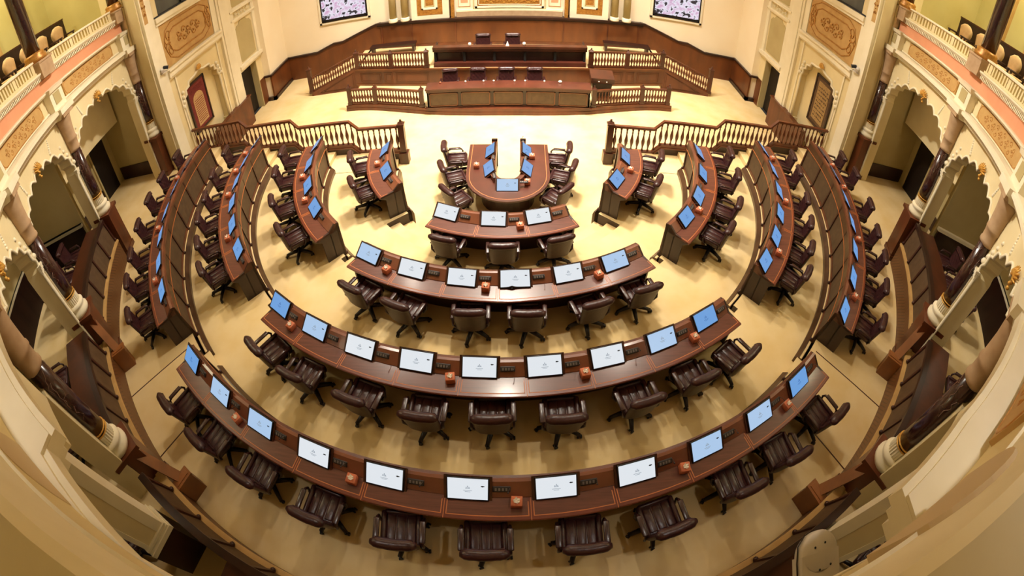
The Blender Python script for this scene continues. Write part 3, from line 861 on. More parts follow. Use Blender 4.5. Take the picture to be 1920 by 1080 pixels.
# pierced gallery balustrades between the upper columns
def pierced():
    t = empty('gallery_balustrade', Matrix.Translation((0, -11.68, 7.68)))
    inv = t.matrix_world.inverted()
    b = MB(); b.arc([(11.60, 8.00), (11.60, 8.05), (11.78, 8.05), (11.78, 8.00)], -7.95, 7.95, 12, inv); b.obj('coping', M['plaster_w'], t)
    b = MB(); b.arc([(11.62, 7.68), (11.62, 7.74), (11.76, 7.74), (11.76, 7.68)], -7.95, 7.95, 12, inv)
    n = 22
    for k in range(n + 1):
        a = -7.7 + 15.4 * k / n; w = 0.16 if k % 7 else 0.34
        b.arc([(11.66, 7.74), (11.73, 7.74), (11.73, 8.0), (11.66, 8.0)], a - w, a + w, 1, inv)
        if k < n:
            c = a + 7.7 / n
            for q in range(3):
                b.arc([(11.67, 7.93 + 0.022 * q), (11.72, 7.93 + 0.022 * q), (11.72, 7.955 + 0.022 * q), (11.67, 7.955 + 0.022 * q)], c - 0.37, c - 0.22 + 0.07 * q, 1, inv)
                b.arc([(11.67, 7.93 + 0.022 * q), (11.72, 7.93 + 0.022 * q), (11.72, 7.955 + 0.022 * q), (11.67, 7.955 + 0.022 * q)], c + 0.22 - 0.07 * q, c + 0.37, 1, inv)
    b.obj('pierced_screen', M['plaster'], t)
    return t
gb = Proto(pierced())
base_m = gb.root.matrix_world.copy()
for ph, nm in ((-80, 'left gallery bay nearest the stage'), (-60, 'second left gallery bay from the stage'), (60, 'second right gallery bay from the stage'), (80, 'right gallery bay nearest the stage'), (-40, 'third left gallery bay from the stage'), (40, 'third right gallery bay from the stage')):
    tag(gb.put(rotz(ph) @ base_m), f'ivory pierced balustrade of the {nm}', 'balustrade', 'pierced gallery balustrades')

# columns
def column():
    t = empty('marble_column')
    b = MB(); b.box(-0.32, 0.32, -0.30, 0.30, 0.0, 0.16); b.box(-0.28, 0.28, -0.28, 0.28, 0.16, 1.50); b.box(-0.34, 0.34, -0.33, 0.33, 1.50, 1.60)
    b.obj('pedestal', M['wood_mid'], t)
    b = MB(); b.lathe([(0.26, 1.60), (0.28, 1.66), (0.28, 1.72), (0.23, 1.76), (0.23, 1.80), (0.25, 1.84), (0.25, 1.88), (0.19, 1.92)], 24)
    nfl = 24; prof = []
    for z in (1.92, 2.14):
        for k in range(nfl * 2):
            a = PI * k / nfl; r = 0.192 if k % 2 else 0.174
            prof.append((r * math.cos(a), r * math.sin(a), z))
    m = nfl * 2
    b.add(prof, [(k, (k + 1) % m, m + (k + 1) % m, m + k) for k in range(m)])
    b.obj('fluted_base', M['plaster_w'], t)
    b = MB()
    for z in (2.12, 2.18): b.lathe([(0.183, z), (0.197, z + 0.012), (0.183, z + 0.024)], 24)
    b.obj('gilt_ring', M['goldbright'], t)
    b = MB(); b.lathe([(0.172, 2.14), (0.174, 2.6), (0.163, 3.75)], 24); sh = b.obj('shaft', M['marble'], t)
    rnd = random.Random(5); b = MB()
    for k in range(12):
        a = rnd.uniform(0, 2 * PI); z = rnd.uniform(2.3, 3.3); pts = []
        for j in range(7):
            a += rnd.uniform(-0.28, 0.32); z += rnd.uniform(0.0, 0.12)
            if z > 3.72: break
            pts.append((0.1705 * math.cos(a), 0.1705 * math.sin(a), z))
        if len(pts) > 2: b.tube(pts, 0.0045, 4)
    b.obj('marble_veins', M['vein'], sh)
    b = MB(); b.lathe([(0.163, 3.74), (0.19, 3.77), (0.19, 3.83), (0.175, 3.85), (0.185, 4.05), (0.205, 4.07), (0.205, 4.12), (0.19, 4.15), (0.21, 4.45), (0.25, 4.72), (0.27, 4.80)], 20)
    b.box(-0.29, 0.29, -0.29, 0.29, 4.80, 4.95)
    b.obj('capital', M['capstone'], t)
    return t
colp = Proto(column())
CN = {-90: 'left marble column nearest the stage', -70: 'second left marble column from the stage', -50: 'third left marble column from the stage', -30: 'fourth left marble column from the stage',
      90: 'right marble column nearest the stage', 70: 'second right marble column from the stage', 50: 'third right marble column from the stage', 30: 'fourth right marble column from the stage', -10: 'column below the camera, left', 10: 'column below the camera, right'}
for ph in COLS:
    if abs(ph) == 10: continue
    tag(colp.put(place(11.68, ph, 1.45)), f'dark {CN[ph]}, standing on a wooden pedestal', 'column', 'marble columns of the arcade')
def ucolumn():
    t = empty('gallery_column')
    b = MB(); b.box(-0.32, 0.32, -0.30, 0.30, 0.0, 0.42); b.box(-0.35, 0.35, -0.33, 0.33, 0.42, 0.47); b.obj('pedestal', M['capstone'], t)
    b = MB(); b.lathe([(0.33, 0.47), (0.34, 0.56), (0.29, 0.6), (0.31, 0.66), (0.26, 0.72)], 20); b.obj('gilt_base', M['gold'], t)
    b = MB(); b.lathe([(0.215, 0.70), (0.21, 3.8), (0.23, 3.85)], 20); b.obj('shaft', M['marble'], t)
    b = MB(); b.lathe([(0.26, 3.82), (0.3, 3.9), (0.26, 4.1), (0.4, 4.5)], 20); b.box(-0.38, 0.38, -0.38, 0.38, 4.5, 4.62); b.obj('capital', M['capstone'], t)
    return t
uc = Proto(ucolumn())
for ph, nm in ((-70, 'second left bay'), (-90, 'left wall'), (70, 'second right bay'), (90, 'right wall'), (-50, 'third left bay'), (50, 'third right bay')):
    tag(uc.put(place(11.80, ph, 7.5)), f'dark marble upper column of the gallery at the {nm}', 'column', 'upper gallery columns')

# ------------------------------------------------------------------ raised outer row under the arcade
def set_uv(o):
    me = o.data; uv = me.uv_layers.new(name='UVMap')
    for l in me.loops:
        p = me.vertices[l.vertex_index].co
        uv.data[l.index].uv = (math.atan2(p.x, -p.y) * 11.45, p.z)
b = MB(); b.arc([(RISER[5], TZ[4]), (11.50, TZ[4]), (11.50, Z5 - 0.02), (RISER[5], Z5 - 0.02)], -68, 68, 90)
o = struct(b.obj('baseboard_gallery', M['herring'])); set_uv(o)
b = MB(); b.arc([(RISER[5] - 0.02, Z5 - 0.03), (11.60, Z5 - 0.03), (11.60, Z5 + 0.03), (RISER[5] - 0.02, Z5 + 0.03)], -68, 68, 90)
struct(b.obj('trim_ledge', M['tan']))
b = MB(); b.arc([(11.52, Z5), (14.6, Z5), (14.6, 1.0), (11.52, 1.0)], -68, 68, 60)
struct(b.obj('floor_gallery_row', M['carpet']))
bn = {-60: 'left, nearest the stage', -40: 'left, second from the stage', -20: 'left, third from the stage', 20: 'right, third from the stage', 40: 'right, second from the stage', 60: 'right, nearest the stage', 0: 'below the camera'}
for c in (-60, -40, -20, 0, 20, 40, 60):
    t = empty('gallery_desk', Matrix.Translation(pol(11.9, c, Z5)))
    inv = t.matrix_world.inverted()
    p0, p1 = c - 8.0, c + 8.0
    if c == 0: p0, p1 = -10.0, 10.0
    q0, q1 = p0, p1
    if c in (-40, -20): q0 = c - 6.4
    if c in (40, 20): q1 = c + 6.4
    if c == -20: q0, q1 = -26.2, -10.4
    if c == 20: q0, q1 = 10.4, 26.2
    e0, e1 = (c - 7.4, c + 7.4) if abs(c) != 20 else ((-16.0, -10.6) if c < 0 else (10.6, 19.6))
    b = MB(); b.arc([(11.53, Z5 + 0.03), (11.64, Z5 + 0.78), (11.68, Z5 + 0.78), (11.60, Z5 + 0.03)], q0, q1, None, inv); b.obj('front_panel', M['panel'], t)
    b = MB(); b.arc([(11.585, Z5 + 0.74), (11.585, Z5 + 0.84), (11.72, Z5 + 0.84), (11.72, Z5 + 0.74)], q0, q1, None, inv); b.obj('front_rail', M['wood_dark'], t)
    for k in range(5):
        a = q0 + 0.2 + (q1 - q0 - 0.4) * k / 4
        b = MB(); b.arc([(11.50, Z5 + 0.05), (11.60, Z5 + 0.78), (11.64, Z5 + 0.78), (11.545, Z5 + 0.05)], a - 0.18, a + 0.18, 1, inv); b.ball(pol(11.50, a, Z5 + 0.08), 0.045, inv, 8)
        b.obj('panel_rib', M['rib'], t)
    b = MB(); b.arc([(11.70, Z5 + 0.72), (12.32, Z5 + 0.72), (12.32, Z5 + 0.76), (11.70, Z5 + 0.76)], e0, e1, None, inv); b.obj('desktop', M['wood'], t)
    for a in (e0 + 0.1, (e0 + e1) / 2, e1 - 0.1):
        b = MB(); b.arc([(11.74, Z5), (12.2, Z5), (12.2, Z5 + 0.72), (11.74, Z5 + 0.72)], a - 0.1, a + 0.1, 1, inv); b.obj('end_board', M['wood_dark'], t)
    tag(t, f'dark panelled gallery desk under the arcade, {bn[c]}', 'desk', 'gallery desks under the arcade')
# sloping handrails and box newels of the little stairs down from the outer row
for s, a0, nm in ((-1, 49.6, 'left, nearer the stage'), (-1, 29.6, 'left, nearer the camera'), (1, 49.6, 'right, nearer the stage'), (1, 29.6, 'right, nearer the camera')):
    t = empty('stair_handrail', Matrix.Translation(pol(11.24, s * (a0 - 2.9), 1.45)))
    inv = t.matrix_world.inverted()
    P0, P1 = Vector(pol(11.56, s * (a0 - 0.2), 3.0)), Vector(pol(11.22, s * (a0 - 2.9), 1.98))
    d = (P1 - P0).normalized(); sd = d.cross(Vector((0, 0, 1))).normalized() * 0.10; upv = Vector((0, 0, -0.10))
    b = MB()
    vs = [P0 - sd, P0 + sd, P0 + sd + upv, P0 - sd + upv, P1 - sd, P1 + sd, P1 + sd + upv, P1 - sd + upv]
    b.add([inv @ v for v in vs], [(0, 1, 2, 3), (7, 6, 5, 4), (0, 4, 5, 1), (1, 5, 6, 2), (2, 6, 7, 3), (3, 7, 4, 0)])
    b.obj('sloping_rail', M['railwood'], t)
    b = MB(); X = rotz(s * (a0 - 2.9)); b.box(-0.09, 0.09, -0.2, 0.2, 0.0, 0.55, X); b.box(-0.11, 0.11, -0.22, 0.22, 0.55, 0.60, X); b.box(-0.06, 0.06, -0.17, 0.17, 0.60, 0.615, X)
    b.obj('box_newel', M['railwood'], t)
    b = MB(); X2 = inv @ Matrix.Translation(pol(11.5, s * (a0 - 1.6), 0)) @ rotz(s * (a0 - 1.6))
    b.box(-0.25, 0.25, 0.02, 0.05, 1.5, 2.2, X2)
    b.obj('side_board', M['wood_dark'], t)
    tag(t, f'sloping wooden stair handrail with box newel at the outer ring, {nm}', 'handrail', 'stair handrails of the outer row')
# chairs under the arcade
GC = [(-65, 'first'), (-61, 'second'), (-57, 'third'), (-45, 'fourth'), (-41, 'fifth'), (-37, 'sixth'), (-25.2, 'seventh')]
for s, nm in ((-1, 'left'), (1, 'right')):
    for a, on in GC:
        o = chair.put(place(12.85, s * -a, Z5) @ rotz(random.uniform(-15, 15)))
        tag(o, f'maroon swivel chair, {on} from the stage under the {nm} arcade', 'chair', 'swivel chairs under the arcade')

# ------------------------------------------------------------------ walls behind the arcade and the gallery
RB = 14.6
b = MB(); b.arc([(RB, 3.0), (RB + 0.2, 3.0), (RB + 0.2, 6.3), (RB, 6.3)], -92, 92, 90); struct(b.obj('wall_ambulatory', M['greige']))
b = MB(); b.arc([(RB - 0.03, 1.0), (RB + 0.2, 1.0), (RB + 0.2, 3.35), (RB - 0.03, 3.35)], -68, 68, 70)
for s in (-1, 1): b.arc([(12.5, 2.0), (RB, 2.0), (RB, 3.1), (12.5, 3.1)], *sorted((s * 68.2, s * 68.5)), 1); struct(b.obj('baseboard_ambulatory', M['wood_dark']))
b = MB(); b.arc([(RB - 0.07, 3.35), (RB + 0.02, 3.35), (RB + 0.02, 3.43), (RB - 0.07, 3.43)], -68, 68, 70)
for s in (-1, 1): b.arc([(12.45, 3.1), (RB, 3.1), (RB, 3.2), (12.45, 3.2)], *sorted((s * 68.0, s * 68.55)), 1); struct(b.obj('trim_ambulatory', M['plaster_w']))
b = MB(); b.arc([(RW + 0.1, 6.22), (RB + 0.2, 6.22), (RB + 0.2, 6.3), (RW + 0.1, 6.3)], -92, 92, 90); struct(b.obj('ceiling_ambulatory', M['plaster']))
k_ = 0
for s in (-1, 1):
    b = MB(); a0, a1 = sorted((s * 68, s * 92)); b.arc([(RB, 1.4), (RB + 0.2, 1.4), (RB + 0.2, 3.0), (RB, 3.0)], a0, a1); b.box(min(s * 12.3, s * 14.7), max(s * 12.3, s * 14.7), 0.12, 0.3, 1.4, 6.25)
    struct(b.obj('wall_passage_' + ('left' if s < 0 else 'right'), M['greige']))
    b = MB(); b.arc([(RB - 0.04, 1.45), (RB + 0.1, 1.45), (RB + 0.1, 2.0), (RB - 0.04, 2.0)], *sorted((s * 72, s * 87))); b.box(min(s * 12.3, s * 14.5), max(s * 12.3, s * 14.5), 0.07, 0.12, 1.45, 2.0)
    struct(b.obj('baseboard_passage_' + ('left' if s < 0 else 'right'), M['wood_dark']))
    b = MB(); b.arc([(13.45, 4.0), (13.6, 4.0), (13.6, 6.25), (13.45, 6.25)], *sorted((s * 70, s * 90))); struct(b.obj('wall_passage_head_' + ('left' if s < 0 else 'right'), M['plaster']))
    b = MB(); b.arc([(12.4, 1.0), (RB, 1.0), (RB, 6.25), (12.4, 6.25)], *sorted((s * 68.5, s * 69.2)), 1); struct(b.obj('wall_passage_side_' + ('left' if s < 0 else 'right'), M['greige']))
    k_ += 1
    b = MB(); b.arc([(RB - 0.06, 1.45), (RB + 0.02, 1.45), (RB + 0.02, 3.75), (RB - 0.06, 3.75)], *sorted((s * 85.6, s * 89.2)), 2)
    d = struct(b.obj('door_%d' % k_, M['dark']))
    b = MB()
    for a in (85.4, 89.3): b.arc([(RB - 0.09, 1.45), (RB, 1.45), (RB, 3.85), (RB - 0.09, 3.85)], s * a - 0.15, s * a + 0.15, 1)
    b.arc([(RB - 0.09, 3.75), (RB, 3.75), (RB, 3.87), (RB - 0.09, 3.87)], *sorted((s * 85.3, s * 89.5)), 2)
    b.obj('door_frame', M['greige'], d)
# gallery level
b = MB(); b.arc([(11.78, 7.40), (16.2, 7.40), (16.2, 7.50), (11.78, 7.50)], -92, 92, 90); struct(b.obj('floor_gallery', M['carpet']))
b = MB(); b.arc([(15.6, 7.5), (15.8, 7.5), (15.8, 13), (15.6, 13)], -92, 92, 90); struct(b.obj('wall_gallery', M['green']))
for s in (-1, 1):
    b = MB(); b.box(min(s * 12.2, s * 15.8), max(s * 12.2, s * 15.8), 0.15, 0.3, 7.5, 13); struct(b.obj('wall_gallery_' + ('left' if s < 0 else 'right'), M['green']))
    for a in (74, 80, 86):
        b = MB(); b.arc([(15.45, 7.5), (15.62, 7.5), (15.62, 13), (15.45, 13)], s * a - 1.1, s * a + 1.1, 1); struct(b.obj('trim_gallery_pilaster', M['tan']))
    t = empty('gallery_bench_panel', Matrix.Translation(pol(14.1, s * 79, 7.5))); inv = t.matrix_world.inverted()
    b = MB(); b.arc([(14.0, 7.5), (14.12, 7.5), (14.12, 8.62), (14.0, 8.62)], *sorted((s * 66, s * 88)), None, inv); b.obj('panel', M['wood_dark'], t)
    b = MB(); b.arc([(13.97, 8.62), (14.15, 8.62), (14.15, 8.67), (13.97, 8.67)], *sorted((s * 66, s * 88)), None, inv); b.obj('cap', M['wood'], t)
    tag(t, f"dark wooden panel behind the beige seats of the {'left' if s < 0 else 'right'} gallery", 'panel')
def bchair():
    t = empty('gallery_armchair')
    b = MB(); b.rbox(0, 0.02, 0.42, 0.56, 0.5, 0.16, 0.06, 2); b.obj('seat', M['chairbeige'], t)
    b = MB(); pts = []
    b.tube([(-0.24, -0.24, 0.72), (-0.12, -0.29, 0.74), (0, -0.3, 0.745), (0.12, -0.29, 0.74), (0.24, -0.24, 0.72)], [0.16, 0.23, 0.25, 0.23, 0.16], 12, flat=1.15)
    o = b.obj('backrest', M['chairbeige'], t)
    for v in o.data.vertices: v.co.y = -0.27 + (v.co.y + 0.27) * 0.32
    for s in (-1, 1):
        b = MB(); b.rbox(s * 0.31, -0.02, 0.58, 0.07, 0.46, 0.06, 0.02, 2); b.box(s * 0.31 - 0.02, s * 0.31 + 0.02, 0.12, 0.17, 0, 0.56); b.box(s * 0.31 - 0.02, s * 0.31 + 0.02, -0.24, -0.19, 0, 0.56); b.obj('arm', M['wood_dark'], t)
    return t
bc = Proto(bchair())
for s, nm in ((-1, 'left'), (1, 'right')):
    for k, a in enumerate((84.6, 81.2, 77.8, 74.2, 70.8, 67.2)):
        tag(bc.put(place(13.25, s * a, 7.5)), f'rounded beige armchair in the {nm} gallery, {ORD[k]} from the stage', 'armchair', 'beige armchairs in the gallery')

# square jambs, plain wall and painted shadow patches of the bay below the camera
for s, r0, ph, zb, nm in ((-1, 11.86, -20.6, 0.92, 'left'), (1, 11.76, 21.2, 0.5, 'right')):
    t = empty('square_pier', place(r0, ph, Z5))
    f = lambda a, c: (min(a * s, c * s), max(a * s, c * s))
    b = MB(); b.box(*f(-0.03, 0.5), -0.56, 0.03, 0.0, zb); b.obj('pedestal', M['wood_dark'], t)
    b = MB(); b.box(*f(0.03, 0.42), -0.50, -0.02, zb + 0.2, 4.0); b.obj('shaft', M['plaster'], t)
    b = MB()
    for z0, z1, e in ((0.0, 0.10, 0.05), (0.10, 0.14, 0.03), (0.14, 0.18, 0.01), (0.18, 0.21, 0.03)): b.box(*f(-e + 0.02, 0.43 + e), -0.51 - e, e - 0.01, zb + z0, zb + z1)
    b.obj('base_moulding', M['plaster_w'], t)
    b = MB(); b.box(*f(0.018, 0.43), -0.17, 0.0, zb + 0.2, 4.0); b.box(*f(0.02, 0.43), -0.515, -0.44, zb + 0.2, 4.0)
    b.obj('edge_moulding', M['plaster_w'], t)
    tag(t, f'square ivory jamb pier below the camera on the {nm}, with stepped base moulding', 'pier')
    b = MB(); a0, a1 = sorted((s * 28.2, ph + s * 2.25)); b.arc([(RW, 4.95), (RW + 0.4, 4.95), (RW + 0.4, 6.25), (RW, 6.25)], a0, a1)
    b.arc([(RW, 1.5), (RW + 0.4, 1.5), (RW + 0.4, 4.95), (RW, 4.95)], *sorted((s * 28.45, s * 30)), 1)
    struct(b.obj('wall_arcade_end', M['plaster']))
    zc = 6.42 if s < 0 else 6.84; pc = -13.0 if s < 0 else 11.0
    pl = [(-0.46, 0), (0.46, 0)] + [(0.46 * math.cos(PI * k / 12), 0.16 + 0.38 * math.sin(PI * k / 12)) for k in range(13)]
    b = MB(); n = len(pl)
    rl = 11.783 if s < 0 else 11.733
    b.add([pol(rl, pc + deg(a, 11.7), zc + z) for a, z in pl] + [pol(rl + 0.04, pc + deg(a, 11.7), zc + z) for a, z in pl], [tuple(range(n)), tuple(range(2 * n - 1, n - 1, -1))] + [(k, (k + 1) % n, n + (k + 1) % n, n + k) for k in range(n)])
    struct(b.obj('trim_shadow_patch', M['shadow_patch']))  # round-topped plaque added in place of a cast shadow
b = MB(); b.arc([(12.45, 2.2), (12.6, 2.2), (12.6, 6.25), (12.45, 6.25)], -16, 16, 20); struct(b.obj('wall_below_camera', M['plaster']))
b = MB(); b.lathe([(0.05, 0.0), (0.19, 0.02), (0.2, 0.06), (0.2, 0.14), (0.185, 0.165)], 28)
t = empty('round_speaker_housing', Matrix.Translation((2.76, -11.33, 4.95)) @ Matrix.Rotation(R_(8), 4, 'X'))
b.box(-0.2, 0.2, -0.36, 0.0, 0.0, 0.165); b.obj('housing', M['white'], t)
b = MB()
for x, y in ((-0.06, 0.05), (0.05, 0.07), (-0.02, -0.16), (0.1, -0.14)):
    b = MB(); b.lathe([(0.006, 0.163), (0.012, 0.168), (0.006, 0.17)], 8, Matrix.Translation((x, y, 0))); b.obj('screw', M['mark'], t)
b = MB(); b.tube([(-0.21, -0.3, 0.1), (-0.215, -0.05, 0.1), (-0.2, 0.1, 0.1), (-0.12, 0.19, 0.1)], 0.008, 6); b.obj('cable', M['plastic'], t)
b = MB(); b.box(-0.04, 0.04, -0.6, -0.3, 0.05, 0.1); b.obj('wall_bracket', M['white'], t)
tag(t, 'white rounded wall housing with four dark screws, below the camera on the right', 'wall housing')

for s, x, y, nm in ((-1, -2.06, -11.55, 'left'), (1, 2.46, -11.53, 'right')):
    b = MB(); rnd = random.Random(31)
    for k in range(9):
        a = 2 * PI * k / 9 + rnd.uniform(-0.2, 0.2); l = 0.10 + 0.05 * (k % 2)
        b.tube([(0, 0, 0.01), (0.5 * l * math.cos(a), 0.5 * l * math.sin(a), 0.035), (l * math.cos(a), l * math.sin(a), 0.008)], [0.02, 0.022, 0.005], 6)
    b.ball((0, 0, 0.02), 0.03, n=8)
    o = b.obj('gilt_rosette', M['gold']); r_ = max(11.9, math.hypot(x, y)); a_ = math.degrees(math.atan2(x, -y)); o.location = pol(r_, a_, 7.68)
    tag(o, f'small gilt leaf rosette on the ivory ledge below the camera, {nm} corner', 'ornament')

# ------------------------------------------------------------------ side walls flanking the stage
SX = 10.85
def side_wall(s):
    nm = 'left' if s < 0 else 'right'
    T = Matrix.Scale(s, 4, (1, 0, 0)) if s < 0 else Matrix.Identity(4)
    # local: x outward positive, the wall face at x = SX
    w = MB()
    w.box(SX, SX + 0.4, 0.0, 1.0, 0, 13, T)                       # solid next to the arcade
    w.box(SX, SX + 0.4, 4.05, 5.40, 0, 13, T)
    w.box(SX + 0.28, SX + 0.4, 1.0, 4.05, 0, 13, T)               # niche back
    w.box(SX, SX + 0.4, 5.40, 6.75, 2.5, 13, T)                   # above the door
    w.box(SX, SX + 0.4, 6.75, 7.32, 0, 13, T)
    w.box(SX, SX + 0.4, 1.0, 4.05, 4.62, 6.95, T)
    w.box(SX, SX + 0.4, 0.6, 4.05, 9.4, 13, T)
    # head of the niche with a lobed edge
    yc, hw = 2.48, 1.30
    pts = [(hw, 1.2), (hw, 3.0), (hw, 3.25), (hw - 0.1, 3.38), (hw - 0.08, 3.55), (hw - 0.26, 3.62), (hw - 0.27, 3.8), (hw - 0.5, 3.84), (hw - 0.55, 4.0), (hw - 0.95, 4.03), (0.18, 4.08), (0, 4.16)]
    full = [(yc + a, z) for a, z in pts] + [(yc - a, z) for a, z in reversed(pts[:-1])]
    y0, y1, zt = 1.0, 4.05, 4.62
    n = len(full); vs = []; fs = []
    def outp(y, z):
        a = (y - yc)
        if z <= 3.3: return ((y1 if a > 0 else y0), z)
        if abs(a) > hw - 0.3: return ((y1 if a > 0 else y0), 3.3 + (z - 3.3) / 0.4 * (zt - 3.3) if z < 3.7 else zt)
        return (yc + a * (y1 - yc) / (hw - 0.3) if a > 0 else yc + a * (yc - y0) / (hw - 0.3), zt)
    for x in (SX, SX + 0.28):
        for y, z in full: vs.append((x, y, z))
        for y, z in full: vs.append((x,) + outp(y, z))
    for i in range(n - 1):
        fs += [(i, i + 1, n + i + 1, n + i), (i, 2 * n + i, 2 * n + i + 1, i + 1)]
    w.add(vs, fs, T)
    w.box(SX, SX + 0.28, 1.0, 1.3, 0, 1.3, T); w.box(SX, SX + 0.28, 3.7, 4.05, 0, 1.3, T)
    o = struct(w.obj('wall_' + nm, M['plaster']))
    r = MB(); r.tube([(SX - 0.01, y, z) for y, z in full], 0.05, 6, T)
    for k in range(4):
        for sg in (-1, 1): r.ball((SX - 0.02, yc + sg * (hw + 0.08 - 0.05 * k), 3.3 + 0.17 * k), 0.1 - 0.008 * k, T, 8)
    for e in (1.02, 3.97): r.box(SX - 0.05, SX + 0.01, e, e + 0.07, 0.2, 4.6, T)
    r.obj('niche_moulding', M['plaster_w'], o)
    g = MB(); rnd = random.Random(4)
    for k in range(11):
        a = PI * (0.1 + 0.8 * k / 10)
        g.tube([(SX - 0.06, yc, 4.16), (SX - 0.1, yc + 0.1 * math.cos(a), 4.16 + 0.1 * math.sin(a)), (SX - 0.06, yc + 0.2 * math.cos(a), 4.16 + 0.2 * math.sin(a))], [0.035, 0.03, 0.01], 6, T)
    g.obj('gilt_keystone', M['goldbright'], o)
    rw = MB(); rw.box(SX - 0.02, 12.6, 0.10, 0.40, 0, 13, T); rw.box(SX + 0.1, SX + 0.4, 0.04, 0.12, 0, 13, T); rw.box(SX + 0.62, SX + 0.72, 0.04, 0.12, 0, 13, T)
    rw.obj('return_wall', M['plaster'], o)
    m = MB()                                                       # pilasters, ledges, frames
    m.box(SX - 0.14, SX, 0.05, 0.34, 0.0, 13, T); m.box(SX - 0.08, SX, 0.34, 0.66, 0.0, 13, T)
    m.box(SX - 0.12, SX, 4.36, 5.22, 0.9, 13, T); m.box(SX - 0.16, SX, 4.5, 5.08, 0.9, 13, T)
    for z0, z1, e in ((4.62, 4.70, 0.10), (4.70, 4.92, 0.16), (4.92, 4.99, 0.22)): m.box(SX - e, SX, 0.66, 4.36, z0, z1, T)
    for z0, z1, e in ((6.68, 6.80, 0.10), (6.80, 6.98, 0.16)): m.box(SX - e, SX, 0.66, 4.36, z0, z1, T)
    m.box(SX - 0.06, SX, 0.66, 0.80, 5.0, 6.7, T); m.box(SX - 0.06, SX, 4.02, 4.36, 5.0, 6.7, T)
    for z0, z1, e in ((2.50, 2.62, 0.1), (2.62, 2.78, 0.18), (4.86, 4.94, 0.1), (4.94, 5.02, 0.14), (5.36, 5.44, 0.14), (5.44, 5.52, 0.1)): m.box(SX - e, SX, 5.24, 7.3, z0, z1, T)
    m.box(SX - 0.09, SX, 5.24, 5.50, 2.78, 13, T); m.box(SX - 0.09, SX, 7.08, 7.3, 2.78, 13, T)
    m.obj('wall_mouldings', M['plaster_w'], o)
    p = MB(); c = 0.16
    for z0, z1 in ((2.86, 4.78), (5.56, 8.4)):
        pl = [(5.60, z0 + c * 0.4), (5.60 + c, z0), (7.0 - c, z0), (7.0, z0 + c * 0.4), (7.0, z1 - 2 * c), (7.0 - c, z1 - c), (6.7, z1 - c * 0.9), (6.55, z1), (6.05, z1), (5.9, z1 - c * 0.9), (5.60 + c, z1 - c), (5.60, z1 - 2 * c)]
        X = T @ Matrix(((0, 0, -1, SX + 0.01), (1, 0, 0, 0), (0, 1, 0, 0), (0, 0, 0, 1)))
        p.prism(pl, 0.0, 0.03, X)
    p.obj('sunk_niche_panel', M['greige'], o)
    q = MB(); cv = lambda a, z, l: (SX - 0.03 - l, 6.3 + a, 5.19 + z); scrolls(q, 1.3, 0.3, cv, 5, 8, 0.014)
    if s < 0: q.v = [tuple(T @ Vector(v)) for v in q.v]
    q.obj('plaster_scrollwork', M['plaster_w'], o)
    # gilt frieze
    q = MB(); q.box(SX - 0.035, SX, 0.82, 4.0, 5.04, 6.66, T); q.obj('relief_panel', M['tan'], o)
    q = MB(); cv = lambda a, z, l: (SX - 0.035 - l, 2.42 + a, 5.86 + z)
    cartouche(q, 2.45, 0.95, cv, 0.022); scrolls(q, 1.5, 0.62, cv, 5, 5, 0.022); cartouche(q, 3.0, 1.42, cv, 0.018)
    for sg in (-1, 1): scrolls(q, 0.4, 1.1, lambda a, z, l, sg=sg: (SX - 0.035 - l, 2.42 + sg * 1.28 + a * 0.6, 5.86 + z), 2, 6, 0.02)
    if s < 0: q.v = [tuple(T @ Vector(v)) for v in q.v]
    q.obj('gilt_scrollwork', M['gold'], o)
    q = MB(); cv = lambda a, z, l: (SX - 0.15 - l, 0.2 + z, 9.6 + a); q.box(SX - 0.145, SX - 0.13, 0.10, 0.29, 7.0, 12.2, T)
    q.obj('strip_field', M['tan'], o)
    q = MB(); scrolls(q, 4.8, 0.22, cv, 18, 9, 0.012)
    if s < 0: q.v = [tuple(T @ Vector(v)) for v in q.v]
    q.obj('gilt_strip', M['gold'], o)
    # window above
    wd = MB(); wd.box(SX + 0.06, SX + 0.10, 0.66, 4.05, 6.98, 9.4, T)
    wo = struct(wd.obj('window_%d' % (1 if s < 0 else 2), M['glass']))
    wf = MB()
    for y in (0.66, 2.4, 3.98): wf.box(SX - 0.02, SX + 0.08, y, y + 0.07, 6.98, 9.4, T)
    wf.box(SX - 0.02, SX + 0.08, 0.66, 4.05, 6.98, 7.04, T)
    wf.obj('window_frame', M['mark'], wo)
    # doorway and corner
    d = MB(); d.box(SX + 0.30, SX + 0.36, 5.40, 6.75, 0, 2.5, T)
    do = struct(d.obj('door_%d' % (3 if s < 0 else 4), M['dark']))
    df = MB(); df.box(SX - 0.02, SX + 0.3, 6.73, 6.78, 0, 2.5, T); df.obj('door_frame', M['greige'], do)
    # wainscot by the doorway
    v = MB(); v.box(SX - 0.22, SX, 2.5, 5.36, 0.0, 1.28, T); v.box(SX - 0.26, SX, 2.5, 5.40, 1.28, 1.34, T)
    struct(v.obj('baseboard_' + nm, M['wood_mid']))
    v = MB(); v.box(10.50, 11.3, 7.30, 9.5, 0, 13, T); struct(v.obj('wall_corner_' + nm, M['wallcream']))
    v = MB(); v.box(SX - 0.02, 11.3, 6.78, 7.32, 0, 1.33, T); v.box(10.44, 10.52, 7.24, 9.5, 0, 1.25, T); struct(v.obj('baseboard_corner_' + nm, M['wood_gold']))
    v = MB(); v.box(10.36, 10.52, 7.16, 9.5, 0.0, 0.17, T); v.box(10.36, 11.3, 7.16, 7.3, 0.0, 0.17, T); v.box(10.39, 11.3, 7.19, 9.5, 1.25, 1.34, T); v.box(10.40, 10.52, 7.2, 9.5, 0, 0.16, T); struct(v.obj('trim_corner_' + nm, M['wood_dark']))
for s in (-1, 1): side_wall(s)

